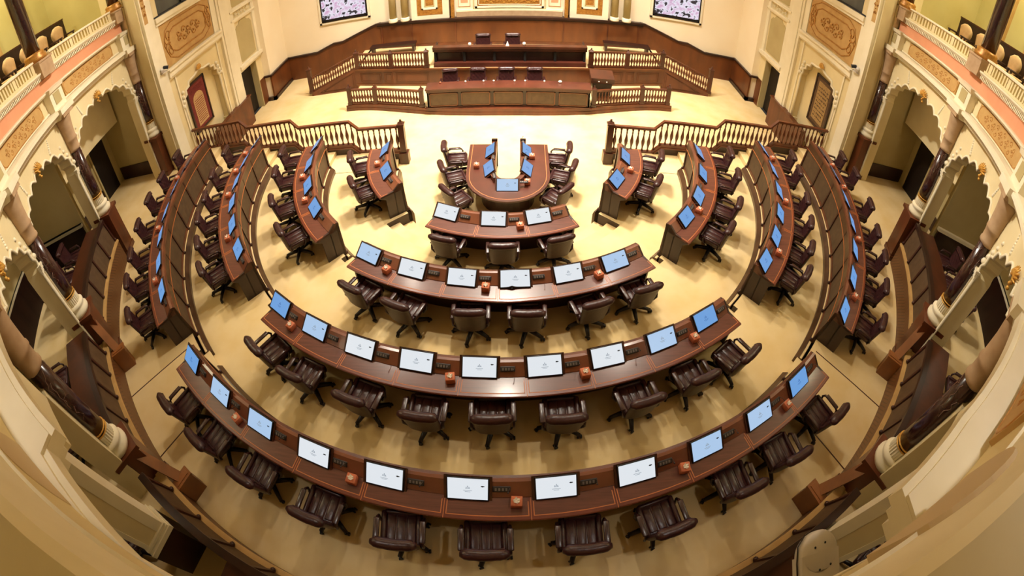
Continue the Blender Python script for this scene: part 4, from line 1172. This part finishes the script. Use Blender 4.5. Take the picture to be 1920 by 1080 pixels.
# framed pieces hung in the niches
def framed(s):
    nm = 'left' if s < 0 else 'right'
    t = empty('framed_carpet' if s < 0 else 'framed_calligraphy', Matrix.Translation((s * (SX + 0.26), 2.34, 1.75)) @ Matrix.Rotation(PI / 2 * (1 if s < 0 else -1), 4, 'Z'))
    # local: x along the wall, face towards -y
    b = MB(); w, h = 0.66, 2.02
    for x0, x1, z0, z1 in ((-w, -w + 0.08, 0, h), (w - 0.08, w, 0, h), (-w, w, 0, 0.08), (-w, w, h - 0.08, h)): b.box(x0, x1, -0.07, 0.0, z0, z1)
    b.obj('frame', M['wood_dark'], t)
    b = MB(); b.box(-w + 0.06, w - 0.06, -0.04, -0.01, 0.06, h - 0.06); b.obj('ground', M['carpet_red'] if s < 0 else M['bronze'], t)
    b = MB(); X = Matrix(((1, 0, 0, 0), (0, 0, -1, 0), (0, 1, 0, 0), (0, 0, 0, 1)))
    if s < 0:
        pl = [(-0.36, 0.2), (0.36, 0.2), (0.36, 1.25)] + [(0.36 * math.cos(a), 1.25 + 0.3 * math.sin(a)) for a in [PI * k / 10 for k in range(1, 10)]] + [(-0.36, 1.25)]
        b.prism(pl, 0.04, 0.05, X); b.obj('arch_field', M['carpet_cream'], t)
        b = MB()
        for k in range(12): b.box(-0.3, 0.3, -0.056, -0.05, 0.3 + 0.085 * k, 0.325 + 0.085 * k)
        b.obj('stripe_pattern', M['carpet_red'], t); b = MB()
        for k in range(13): b.box(-0.42 + 0.07 * k - 0.012, -0.42 + 0.07 * k + 0.012, -0.05, -0.04, 1.60, 1.80)
        b.obj('fringe', M['carpet_red'], t)
    else:
        b.box(-0.42, 0.42, -0.05, -0.04, 0.22, 1.8); b.obj('pale_field', M['bronze_pale'], t)
        b = MB(); rnd = random.Random(12)
        for k in range(9):
            z = 0.36 + 0.15 * k; x = -0.34
            while x < 0.3:
                l = rnd.uniform(0.05, 0.16); b.box(x, x + l, -0.055, -0.05, z, z + rnd.uniform(0.02, 0.07)); x += l + rnd.uniform(0.03, 0.07)
        b.obj('lettering', M['bronze'], t)
    tag(t, 'framed red carpet with a pale arched field in the left wall niche' if s < 0 else 'framed brown panel with pale inscribed field in the right wall niche', 'picture')
framed(-1); framed(1)
for s, nm in ((-1, 'left'), (1, 'right')):
    t = empty('wall_spotlight', Matrix.Translation((s * (SX - 0.16), 0.40, 5.08)))
    b = MB(); b.box(-0.06, 0.06, -0.16, 0.16, -0.03, 0.0); b.tube([(0, 0, 0), (0, 0, 0.14)], 0.015, 6); b.obj('bracket', M['white'], t)
    for k, y in enumerate((-0.12, 0.1)):
        b = MB(); X = Matrix.Translation((-s * 0.05, y, 0.12)) @ Matrix.Rotation(s * R_(-115), 4, 'Y') @ Matrix.Rotation(0.5 - k, 4, 'X')
        b.lathe([(0.045, -0.1), (0.06, -0.08), (0.06, 0.08), (0.075, 0.1), (0.05, 0.1)], 12, X); h = b.obj('lamp_head', M['mark'] if k else M['white'], t)
    tag(t, f'twin-headed spotlight on the pilaster of the {nm} wall', 'spotlight')

# ------------------------------------------------------------------ stage
ZL, ZU = 0.22, 1.0
def yl(x):
    x = abs(x); K = [(0, 3.88), (1.0, 3.89), (1.9, 3.95), (2.6, 4.07), (3.4, 4.27), (4.2, 4.55), (4.9, 4.76), (5.5, 4.88), (6.2, 4.93)]
    for (a, p), (c, q) in zip(K, K[1:]):
        if x <= c: return p + (q - p) * (x - a) / (c - a)
    return K[-1][1]
RS = 21.1
def yu(x): return 5.95 + RS - math.sqrt(RS * RS - min(abs(x), 6.3) ** 2)
def slab(name, fy, xm, yb, z0, z1, m, side=None, n=36):
    b = MB(); xs = [-xm + 2 * xm * k / n for k in range(n + 1)]
    b.prism([(x, fy(x)) for x in xs] + [(xm, yb), (-xm, yb)], z0, z1)
    return struct(b.obj(name, m))
slab('floor_stage_lower', yl, 6.05, 7.2, 0, ZL, M['carpet'])
slab('floor_stage_upper', yu, 6.2, 9.4, 0, ZU, M['carpet'])
def strip(b, fy, x0, x1, off, t, z0, z1, n=24, par=None):
    # upright band following a front line
    xs = [x0 + (x1 - x0) * k / n for k in range(n + 1)]
    b.prism([(x, fy(x) - off) for x in xs] + [(x, fy(x) - off + t) for x in reversed(xs)], z0, z1)
b = MB(); strip(b, yl, -6.08, 6.08, 0.05, 0.08, 0, ZL * 0.55); strip(b, yl, -6.08, 6.08, 0.025, 0.05, ZL * 0.5, ZL + 0.02)
struct(b.obj('baseboard_stage_lower', M['wood_mid']))
b = MB(); strip(b, yu, -6.2, 6.2, 0.03, 0.06, ZL, ZU)
o = struct(b.obj('wall_stage_front', M['wood_mid']))
b = MB()
for z0, z1, e in ((ZU - 0.04, ZU + 0.02, 0.09), (ZU - 0.10, ZU - 0.04, 0.06), (ZL, ZL + 0.1, 0.06)): strip(b, yu, -6.2, 6.2, e, 0.08, z0, z1)
b.obj('wall_moulding', M['wood_gold'], o)
b = MB()
for x0, x1 in ((-6.0, -5.0), (-4.9, -4.5), (-4.4, -3.0), (3.0, 4.4), (4.5, 4.9), (5.0, 6.0)):
    for k in range(2):
        d = 0.06 * k + 0.02
        strip(b, yu, x0 + d, x1 - d, 0.045, 0.02, ZL + 0.14 + d, ZL + 0.155 + d, 6); strip(b, yu, x0 + d, x1 - d, 0.045, 0.02, ZU - 0.17 - d, ZU - 0.155 - d, 6)
        for x in (x0 + d, x1 - d - 0.015): strip(b, yu, x, x + 0.015, 0.045, 0.02, ZL + 0.14 + d, ZU - 0.155 - d, 1)
b.obj('panel_beading', M['wood_gold'], o)
# side stairs of the upper stage
for s, nm in ((-1, 'left'), (1, 'right')):
    for k in range(6):
        x0 = 8.25 - 0.36 * k; b = MB(); b.box(min(s * 6.1, s * x0), max(s * 6.1, s * x0), 7.05, 9.3, 0, ZU * (k + 1) / 6)
        struct(b.obj('floor_stage_step', M['carpet']))
    b = MB(); pl = [(6.15, 0.0), (8.35, 0.0), (8.35, 0.16), (6.2, ZU + 0.02), (6.15, ZU + 0.02)]
    X = Matrix(((s, 0, 0, 0), (0, 0, 1, 0), (0, 1, 0, 0), (0, 0, 0, 1)))
    b.prism(pl, 6.86, 6.96, X)
    o = struct(b.obj('wall_stair_' + nm, M['wood_mid']))
    b = MB()
    for d in (0.08, 0.15):
        q = [(6.2 + d, 0.05 + d * 0.6), (8.2 - d * 3, 0.05 + d * 0.6), (6.2 + d, ZU - 0.05 - d * 0.9)]
        b.tube([(s * x, 6.855, z) for x, z in q], 0.012, 5, closed=True)
    b.obj('panel_beading', M['wood_gold'], o)

def stage_rail(name, label, pts, post_z, hr=0.70, n_per_m=8.5, posts=None, top=0.12, pw=0.075):
    # pts: list of (x, y, z) along the foot of the rail
    t = empty(name, Matrix.Translation(pts[0])); inv = t.matrix_world.inverted()
    P = [inv @ Vector(p) for p in pts]
    for p, q in zip(P, P[1:]):
        d = (q - p); L = math.hypot(d.x, d.y); dr = Vector((d.x, d.y, 0)).normalized(); nv = Vector((-dr.y, dr.x, 0)) * 0.045
        for nm, z0, z1, m in (('handrail', hr - 0.07, hr, 'wood_mid'), ('bottom_rail', 0.02, 0.10, 'wood_mid')):
            b = MB(); vs = []
            for e in (p, q):
                for sg, zz in ((-1, z0), (1, z0), (1, z1), (-1, z1)): vs.append(e + nv * sg + Vector((0, 0, zz)))
            b.add(vs, [(0, 1, 2, 3), (7, 6, 5, 4), (0, 4, 5, 1), (1, 5, 6, 2), (2, 6, 7, 3), (3, 7, 4, 0)])
            b.obj(nm, M[m], t)
        n = max(2, int(L * n_per_m))
        for k in range(n):
            f = (k + 0.6) / (n + 0.2)
            baluster(t, Matrix.Translation(p + d * f + Vector((0, 0, 0.10))), (hr - 0.17) / 0.70)
    for i, p in enumerate(P):
        b = MB(); newel(b, p.x, p.y, p.z, p.z + post_z[i], pw); b.obj('newel_post', M['wood'], t)
    tag(t, label, 'balustrade')
for s, nm in ((-1, 'left'), (1, 'right')):
    stage_rail('stage_balustrade', f'low curved mahogany balustrade at the {nm} end of the clerks\' desk', [(s * x, yl(x) + 0.10, ZL) for x in (2.98, 4.85, 5.92)], [0.86, 0.84, 0.90])
    stage_rail('platform_balustrade', f'mahogany balustrade on the upper stage, {nm} of the presiding desk, sloping down to the floor', [(s * x, yu(x) + 0.06, ZU) for x in (3.08, 4.55, 6.1)] + [(s * 8.38, 6.98, 0.12)], [0.86, 0.84, 0.90, 1.32], 0.74, 8.5, pw=0.085)
# clerks' desk on the lower stage
t = empty('clerks_desk', Matrix.Translation((0.02, 4.4, ZL))); inv = t.matrix_world.inverted()
x0, x1 = -2.74, 2.80
b = MB(); b.box(x0, x1, 4.04, 4.10, ZL, 1.0, inv); b.box(x0, x0 + 0.05, 4.04, 4.75, ZL, 1.0, inv); b.box(x1 - 0.05, x1, 4.04, 4.75, ZL, 1.0, inv); b.obj('carcass', M['wood_dark'], t)
b = MB(); b.box(x0 - 0.05, x1 + 0.05, 3.99, 4.62, 1.0, 1.05, inv); b.obj('desktop', M['utop'], t)
b = MB(); b.box(x0 - 0.02, x1 + 0.02, 4.01, 4.05, 0.90, 1.0, inv); b.box(x0 - 0.02, x1 + 0.02, 3.99, 4.05, ZL, ZL + 0.08, inv); b.obj('moulding', M['wood'], t)
for k in range(5):
    a, c = x0 + 0.06 + k * (x1 - x0 - 0.06) / 5, x0 + (k + 1) * (x1 - x0 - 0.06) / 5
    b = MB(); b.box(a + 0.06, c - 0.06, 4.02, 4.05, ZL + 0.16, 0.84, inv); p = b.obj('front_panel', M['panel'], t)
    b = MB()
    for q in ((a + 0.03, a + 0.06, ZL + 0.12, 0.87), (c - 0.06, c - 0.03, ZL + 0.12, 0.87), (a + 0.03, c - 0.03, 0.84, 0.87), (a + 0.03, c - 0.03, ZL + 0.12, ZL + 0.15)): b.box(q[0], q[1], 4.005, 4.05, q[2], q[3], inv)
    b.obj('panel_frame', M['wood_gold'], p)
b = MB(); xs = [x0 - 0.1 + (x1 - x0 + 0.2) * k / 14 for k in range(15)]
b.prism([(x, yl(x) - 0.02) for x in xs] + [(x1 + 0.1, 4.06), (x0 - 0.1, 4.06)] if False else [(x, min(yl(x) - 0.02, 4.0)) for x in xs] + [(x1 + 0.1, 4.2), (x0 - 0.1, 4.2)], ZL, ZL + 0.035, inv)
b.obj('plinth_step', M['wood_mid'], t)
tag(t, "long clerks' desk with five framed front panels on the lower stage", 'desk')
for k, x in enumerate((-2.08, -1.10, -0.05, 0.98)):
    o = chair.put(Matrix.Translation((x, 5.12, ZL)) @ Matrix.Rotation(PI + R_((2, -3, 1, 4)[k]), 4, 'Z'))
    tag(o, f"maroon swivel chair, {ORD[k]} from the left behind the clerks' desk", 'chair', "swivel chairs behind the clerks' desk")
# presiding desk on the upper stage
t = empty('presiding_desk', Matrix.Translation((0.05, 6.3, ZU))); inv = t.matrix_world.inverted()
def cstrip(b, xa, xb, off, th, z0, z1, n=16):
    xs = [xa + (xb - xa) * k / n for k in range(n + 1)]
    b.prism([(x, yu(x) - off) for x in xs] + [(x, yu(x) - off + th) for x in reversed(xs)], z0, z1, inv)
xa, xb = -2.80, 2.90
b = MB(); cstrip(b, xa, xb, -0.06, 0.38, ZU, ZU + 0.20); b.obj('front_step', M['utop'], t)
b = MB(); cstrip(b, xa, xb, -0.30, 0.06, ZU + 0.2, ZU + 0.78); cstrip(b, xa, xa + 0.06, -0.3, 0.75, ZU, ZU + 0.8, 1); cstrip(b, xb - 0.06, xb, -0.3, 0.75, ZU, ZU + 0.8, 1); b.obj('carcass', M['wood_dark'], t)
b = MB(); cstrip(b, xa - 0.03, xb + 0.03, -0.14, 0.2, ZU + 0.66, ZU + 0.78); cstrip(b, xa - 0.03, xb + 0.03, -0.10, 0.30, ZU + 0.78, ZU + 0.88); b.obj('desktop', M['wood'], t)
for k in range(6):
    x = xa + 0.05 + k * (xb - xa - 0.1) / 5
    b = MB(); cstrip(b, x - 0.045, x + 0.045, -0.20, 0.12, ZU + 0.2, ZU + 0.62, 1); b.obj('pier_strip', M['nearblack'], t)
for k in range(5):
    x = xa + 0.16 + k * (xb - xa - 0.1) / 5
    b = MB(); cstrip(b, x + 0.02, x + 0.88, -0.285, 0.02, ZU + 0.24, ZU + 0.58, 4); b.obj('front_panel', M['wood_dark'], t)
tag(t, 'raised presiding desk with dark recessed front on the upper stage', 'desk')
for k, x in enumerate((-1.0, 0.15)):
    o = chair.put(Matrix.Translation((x, 7.05, ZU)) @ Matrix.Rotation(PI, 4, 'Z'))
    tag(o, ['maroon swivel chair left of centre behind the presiding desk', 'maroon swivel chair at the centre behind the presiding desk'][k], 'chair', 'swivel chairs behind the presiding desk')
def cup(pos, lab, sc_=1.0):
    b = MB(); b.lathe([(0.03, 0), (0.05, 0.02), (0.062, 0.08), (0.05, 0.13), (0.02, 0.15)], 12)
    o = b.obj('white_globe', M['tissue']); o.location = pos; o.scale = (sc_,) * 3
    tag(o, lab, 'ornament')
cup((-1.42, 6.25, ZU + 0.88), 'small white globe at the left on the presiding desk')
cup((0.58, 6.22, ZU + 0.88), 'small white globe right of centre on the presiding desk')
b = MB(); b.add([(-0.07, 0, 0), (0.07, 0, 0), (0.0, 0.05, 0.2), (-0.05, 0.11, 0), (0.05, 0.11, 0)], [(0, 1, 2), (3, 4, 2), (0, 3, 2), (1, 4, 2), (0, 1, 4, 3)])
o = b.obj('tent_card', M['tissue']); o.location = (-0.03, 6.16, ZU + 0.88); tag(o, 'white tent-shaped card standing on the presiding desk', 'card')
for k, x in enumerate((-2.32, -1.44, -0.82, -0.47, 0.24, 0.60, 1.26, 1.80)):
    b = MB(); b.lathe([(0.03, 0), (0.036, 0.05), (0.02, 0.07)], 10) if k < 7 else b.lathe([(0.05, 0), (0.07, 0.04), (0.04, 0.08)], 12)
    o = b.obj('small_cup', M['tbox'] if k == 0 else M['tissue']); o.location = (x, 4.5, 1.05)
    tag(o, f"small {'orange' if k == 0 else 'pale'} cup, {ORD[k]} from the left on the clerks' desk", 'cup', "cups on the clerks' desk")
for s, nm in ((-1, 'left'), (1, 'right')):
    t = empty('low_bench', Matrix.Translation((s * 4.9, 8.45, ZU)))
    b = MB(); b.box(-1.0, 1.0, -0.22, 0.22, 0.36, 0.44); b.obj('seat', M['wood_dark'], t)
    for x in (-0.9, 0.9):
        b = MB(); b.box(x - 0.05, x + 0.05, -0.18, 0.18, 0.0, 0.36); b.obj('leg', M['wood_dark'], t)
    tag(t, f'low dark wooden bench on the upper stage, {nm} of the presiding desk', 'bench')
# lectern
t = empty('lectern', Matrix.Translation((3.32, 4.98, ZL)))
b = MB(); b.add([(-0.30, -0.2, 0), (0.30, -0.2, 0), (0.30, 0.25, 0), (-0.30, 0.25, 0), (-0.36, -0.24, 0.8), (0.36, -0.24, 0.8), (0.36, 0.28, 0.86), (-0.36, 0.28, 0.86)], [(0, 1, 2, 3), (4, 7, 6, 5), (0, 4, 5, 1), (1, 5, 6, 2), (2, 6, 7, 3), (3, 7, 4, 0)])
b.obj('body', M['wood_dark'], t)
b = MB(); b.add([(-0.42, -0.30, 0.80), (0.42, -0.30, 0.80), (0.42, 0.30, 0.86), (-0.42, 0.30, 0.86), (-0.42, -0.30, 1.0), (0.42, -0.30, 1.0), (0.42, 0.32, 1.12), (-0.42, 0.32, 1.12)], [(0, 1, 2, 3), (4, 7, 6, 5), (0, 4, 5, 1), (1, 5, 6, 2), (2, 6, 7, 3), (3, 7, 4, 0)])
b.obj('reading_top', M['wood'], t)
b = MB()
for x in (-0.14, 0.14):
    b = MB(); b.ball((x, -0.31, 0.88), 0.028, n=8); b.obj('lamp_dot', M['tissue'], t)
tag(t, "dark wooden lectern beside the right end of the clerks' desk", 'lectern')

# ------------------------------------------------------------------ wall behind the stage
b = MB(); b.box(-10.52, 10.52, 9.30, 9.6, 0, 13); struct(b.obj('wall_back', M['wallcream']))
def yb(x): return 9.22 - 0.42 * (1 - min(1, abs(x) / 5.6) ** 2)
def bstrip(b, xa, xb, off, th, z0, z1, n=24):
    xs = [xa + (xb - xa) * k / n for k in range(n + 1)]
    b.prism([(x, yb(x) - off) for x in xs] + [(x, yb(x) - off + th) for x in reversed(xs)], z0, z1)
b = MB(); bstrip(b, -5.6, 5.6, 0.0, 0.06, ZU, 2.26); o = struct(b.obj('baseboard_back', M['wood_gold']))
b = MB()
for x in (-5.55, -4.15, -2.25, 2.25, 4.15, 5.55): bstrip(b, x - 0.03, x + 0.03, 0.03, 0.04, ZU, 2.26, 1)
bstrip(b, -5.6, 5.6, 0.03, 0.05, ZU, ZU + 0.12)
b.obj('panel_stile', M['wood_mid'], o)
b = MB(); bstrip(b, -5.75, 5.75, 0.10, 0.6, 2.26, 2.36); bstrip(b, -5.75, 5.75, 0.05, 0.5, 2.18, 2.26); struct(b.obj('trim_back_ledge', M['wood_dark']))
for s in (-1, 1):
    for kk, (z_off, m, th, hh) in enumerate(((0, 'wood_gold', 0.06, None), (0, 'wood_dark', 0.12, 0.11))):
        top = [(5.6, 2.38), (5.85, 2.33), (7.5, 1.68), (7.95, 1.67), (8.85, 1.33), (10.5, 1.33)]
        pl = [(5.6, 0.0), (10.5, 0.0)] + [(x, z) for x, z in reversed(top)] if kk == 0 else [(x, z - 0.10) for x, z in top] + [(x, z) for x, z in reversed(top)]
        X = Matrix(((s, 0, 0, 0), (0, 0, -1, 9.31), (0, 1, 0, 0), (0, 0, 0, 1)))
        b = MB(); b.prism(pl, 0.0, th, X); struct(b.obj('baseboard_stage_' + ('left' if s < 0 else 'right') if kk == 0 else 'trim_stage_' + ('left' if s < 0 else 'right'), M[m]))
# plaster order above the ledge
def twin(s):
    for k, x in enumerate((4.42, 4.95)):
        t = empty('wall_column', Matrix.Translation((s * x, 9.06, 2.36)))
        b = MB(); b.lathe([(0.2, 0), (0.21, 0.06), (0.19, 0.1), (0.2, 0.15), (0.17, 0.2)], 18); b.obj('base', M['plaster_w'], t)
        b = MB(); b.lathe([(0.155, 0.2), (0.15, 3.6)], 18); b.obj('shaft', M['greige'], t)
        b = MB(); b.lathe([(0.16, 3.55), (0.2, 3.75), (0.26, 4.0)], 18); b.box(-0.24, 0.24, -0.2, 0.2, 4.0, 4.1); b.obj('capital', M['plaster_w'], t)
        tag(t, f"slender greige wall column above the stage ledge, {'inner' if k == 0 else 'outer'} one of the {'left' if s < 0 else 'right'} pair", 'column', 'paired wall columns above the stage')
twin(-1); twin(1)
def framep(b, x0, x1, z0, z1, w, y0, y1):
    for q in ((x0, x0 + w, z0, z1), (x1 - w, x1, z0, z1), (x0, x1, z0, z0 + w), (x0, x1, z1 - w, z1)): b.box(q[0], q[1], y0, y1, q[2], q[3])
for s in (-1, 1):
    b = MB(); X0, X1 = sorted((s * 2.5, s * 4.12)); b.box(X0, X1, 8.98, 9.3, 2.36, 7); o = struct(b.obj('wall_back_pilaster', M['plaster_w']))
    b = MB(); a, c = sorted((s * 2.78, s * 3.86)); b.box(a, c, 8.965, 8.98, 2.58, 6.5); b.obj('gilt_border', M['gold'], o)
    b = MB(); a2, c2 = sorted((s * 2.98, s * 3.66)); framep(b, a2, c2, 2.86, 6.2, 0.07, 8.94, 8.97); b.box(a2 + 0.07, c2 - 0.07, 8.96, 8.968, 2.93, 6.1); b.obj('white_frame', M['plaster_w'], o)
    b = MB(); b.box(a2 + 0.17, c2 - 0.17, 8.95, 8.965, 3.05, 6.0); b.obj('gilt_field', M['gold'], o)
    b = MB(); framep(b, a2 + 0.13, c2 - 0.13, 3.0, 6.05, 0.03, 8.945, 8.965); b.obj('inner_bead', M['green'], o)
    b = MB(); a, c = sorted((s * 2.28, s * 2.42)); b.box(a, c, 8.92, 9.3, 2.36, 7); b.obj('gilt_edge', M['gold'], o)
b = MB(); b.box(-2.3, 2.3, 9.1, 9.3, 2.36, 7); o = struct(b.obj('wall_back_alcove', M['plaster_w']))
b = MB(); b.box(-2.2, 2.2, 9.0, 9.1, 2.36, 2.62); b.obj('alcove_base', M['capstone'], o)
b = MB(); b.box(-2.2, 2.2, 9.03, 9.1, 2.62, 2.70); framep(b, -1.42, 1.42, 2.76, 6.4, 0.09, 9.03, 9.1); framep(b, -1.28, 1.28, 2.9, 6.2, 0.03, 9.05, 9.1); b.obj('alcove_frame', M['plaster_w'], o)
b = MB(); b.box(-1.34, 1.34, 9.085, 9.098, 2.85, 6.3); b.obj('gilt_ground', M['gold'], o)
b = MB(); scrolls(b, 2.3, 0.3, lambda a, z, l: (a, 9.08 - l, 3.12 + z), 9, 21, 0.016); scrolls(b, 2.3, 0.3, lambda a, z, l: (a, 9.08 - l, 3.5 + z), 9, 22, 0.016, -1); b.obj('gilt_scrollwork', M['goldbright'], o)
b = MB(); framep(b, -1.50, 1.50, 2.70, 6.5, 0.03, 9.06, 9.1); b.obj('green_bead', M['green'], o)
for s in (-1, 1):
    b = MB(); a, c = sorted((s * 1.62, s * 2.12)); framep(b, a, c, 2.86, 6.2, 0.02, 9.07, 9.1); b.box(a + 0.1, c - 0.1, 9.09, 9.098, 3.05, 6.0); b.obj('side_field', M['pink'], o)
# wall screens
for s, nm in ((-1, 'left'), (1, 'right')):
    t = empty('wall_screen', Matrix.Translation((s * 7.25, 9.24, 2.86)))
    b = MB(); framep(b, -1.10, 1.10, 0.0, 1.45, 0.055, -0.06, 0.02); b.box(-1.06, 1.06, -0.02, 0.03, 0.02, 1.42); b.obj('bezel', M['bezel'], t)
    b = MB(); b.box(-1.045, 1.045, -0.045, -0.035, 0.13, 1.40); b.obj('screen', M['crowd'], t)
    b = MB(); framep(b, -1.22, 1.22, -0.13, 1.58, 0.10, -0.03, 0.05); b.obj('plaster_surround', M['plaster_w'], t)
    tag(t, f'large wall screen showing a crowded hall, {nm} of the stage', 'screen')
# ceiling with its lamps, plus added fill lamps
b = MB(); b.box(-17, 17, -17, 10, 13.0, 13.2); struct(b.obj('ceiling', M['ceiling']))
def lamp(x, y, z, size, energy, color=(1.0, 0.87, 0.66), spot=None, tgt=None):
    ld = bpy.data.lights.new('unseen_lamp', 'AREA'); ld.shape = 'DISK'; ld.size = size; ld.energy = energy; ld.color = color
    if spot: ld.spread = R_(spot)
    o = bpy.data.objects.new('unseen_lamp', ld); COL.objects.link(o); o.location = (x, y, z)
    if tgt is not None: o.rotation_euler = (Vector(tgt) - Vector((x, y, z))).to_track_quat('-Z', 'Y').to_euler()
    return o
LC = (1.0, 0.91, 0.77)
lamp(0, 3.0, 12.9, 1.8, 1180, LC, 98)
for k in range(6):
    a = 2 * PI * k / 6
    lamp(5.5 * math.sin(a), 3.0 + 4.5 * math.cos(a), 12.9, 0.5, 205, LC, 105)
for s in (-1, 1):                                # unseen fill lamps added to brighten arcade walls, stage wall and near ledge
    lamp(s * 3.0, 0.0, 12.9, 0.6, 170, (1.0, 0.91, 0.77), 60, (s * 11.4, -3.5, 5.8))
    lamp(s * 4.0, 2.5, 12.9, 0.6, 130, (1.0, 0.92, 0.82), 60, (s * 7.0, 9.3, 3.0))  # added unseen wash that brightens the wall behind the stage
    lamp(s * 4.5, -10.6, 12.9, 0.5, 15, (1.0, 0.95, 0.88), 50, (s * 3.6, -11.6, 6.5))  # added unseen lamp that whitens the ledge below the camera
    lamp(s * 2.0, -3.0, 12.9, 0.6, 110, (1.0, 0.92, 0.78), 55, (s * 9.0, -9.0, 5.5))
# soft lamps inside the arcade walk and the gallery
for s in (-1, 1):
    for a in (78, 57, 36):
        lamp(*pol(13.2, s * a, 6.1), 0.5, 16, (1.0, 0.86, 0.6))
    for a in (82, 66):
        lamp(*pol(13.8, s * a, 12.7), 0.8, 210, (1.0, 0.92, 0.6))
w = bpy.data.worlds.new('World'); sc.world = w; w.use_nodes = True
w.node_tree.nodes['Background'].inputs[0].default_value = (1.0, 0.9, 0.75, 1)
w.node_tree.nodes['Background'].inputs[1].default_value = 0.04
sc.view_settings.exposure = 0.0

# ------------------------------------------------------------------ camera: full-frame fisheye held out over the gallery rail
cd = bpy.data.cameras.new('Camera'); cd.type = 'PANO'; cd.panorama_type = 'FISHEYE_LENS_POLYNOMIAL'
cd.sensor_fit = 'HORIZONTAL'; cd.sensor_width = 36.0; cd.fisheye_fov = R_(180)
for k_, v_ in enumerate([-0.0024968432514741496, 0.058121929877196284, -0.0011609221116904108, 0.0001612443851338823, -4.650085938785742e-06]):
    setattr(cd, 'fisheye_polynomial_k%d' % k_, -v_)
cd.clip_start = 0.05; cd.clip_end = 200
cam = bpy.data.objects.new('Camera', cd); COL.objects.link(cam)
yw, pt, rl = R_(-0.7765), R_(48.1098), R_(-0.1895)
fw = Vector((math.sin(yw) * math.cos(pt), math.cos(yw) * math.cos(pt), -math.sin(pt)))
rt = Vector((math.cos(yw), -math.sin(yw), 0)); up = rt.cross(fw)
rt2 = rt * math.cos(rl) + up * math.sin(rl); up2 = -rt * math.sin(rl) + up * math.cos(rl)
cam.matrix_world = Matrix(((rt2.x, up2.x, -fw.x, 0.3487), (rt2.y, up2.y, -fw.y, -11.6472), (rt2.z, up2.z, -fw.z, 8.5110), (0, 0, 0, 1)))
sc.camera = cam
sc.view_settings.view_transform = 'Standard'; sc.view_settings.look = 'None'
sc.view_settings.gamma = 1.0; sc.view_settings.use_curve_mapping = False
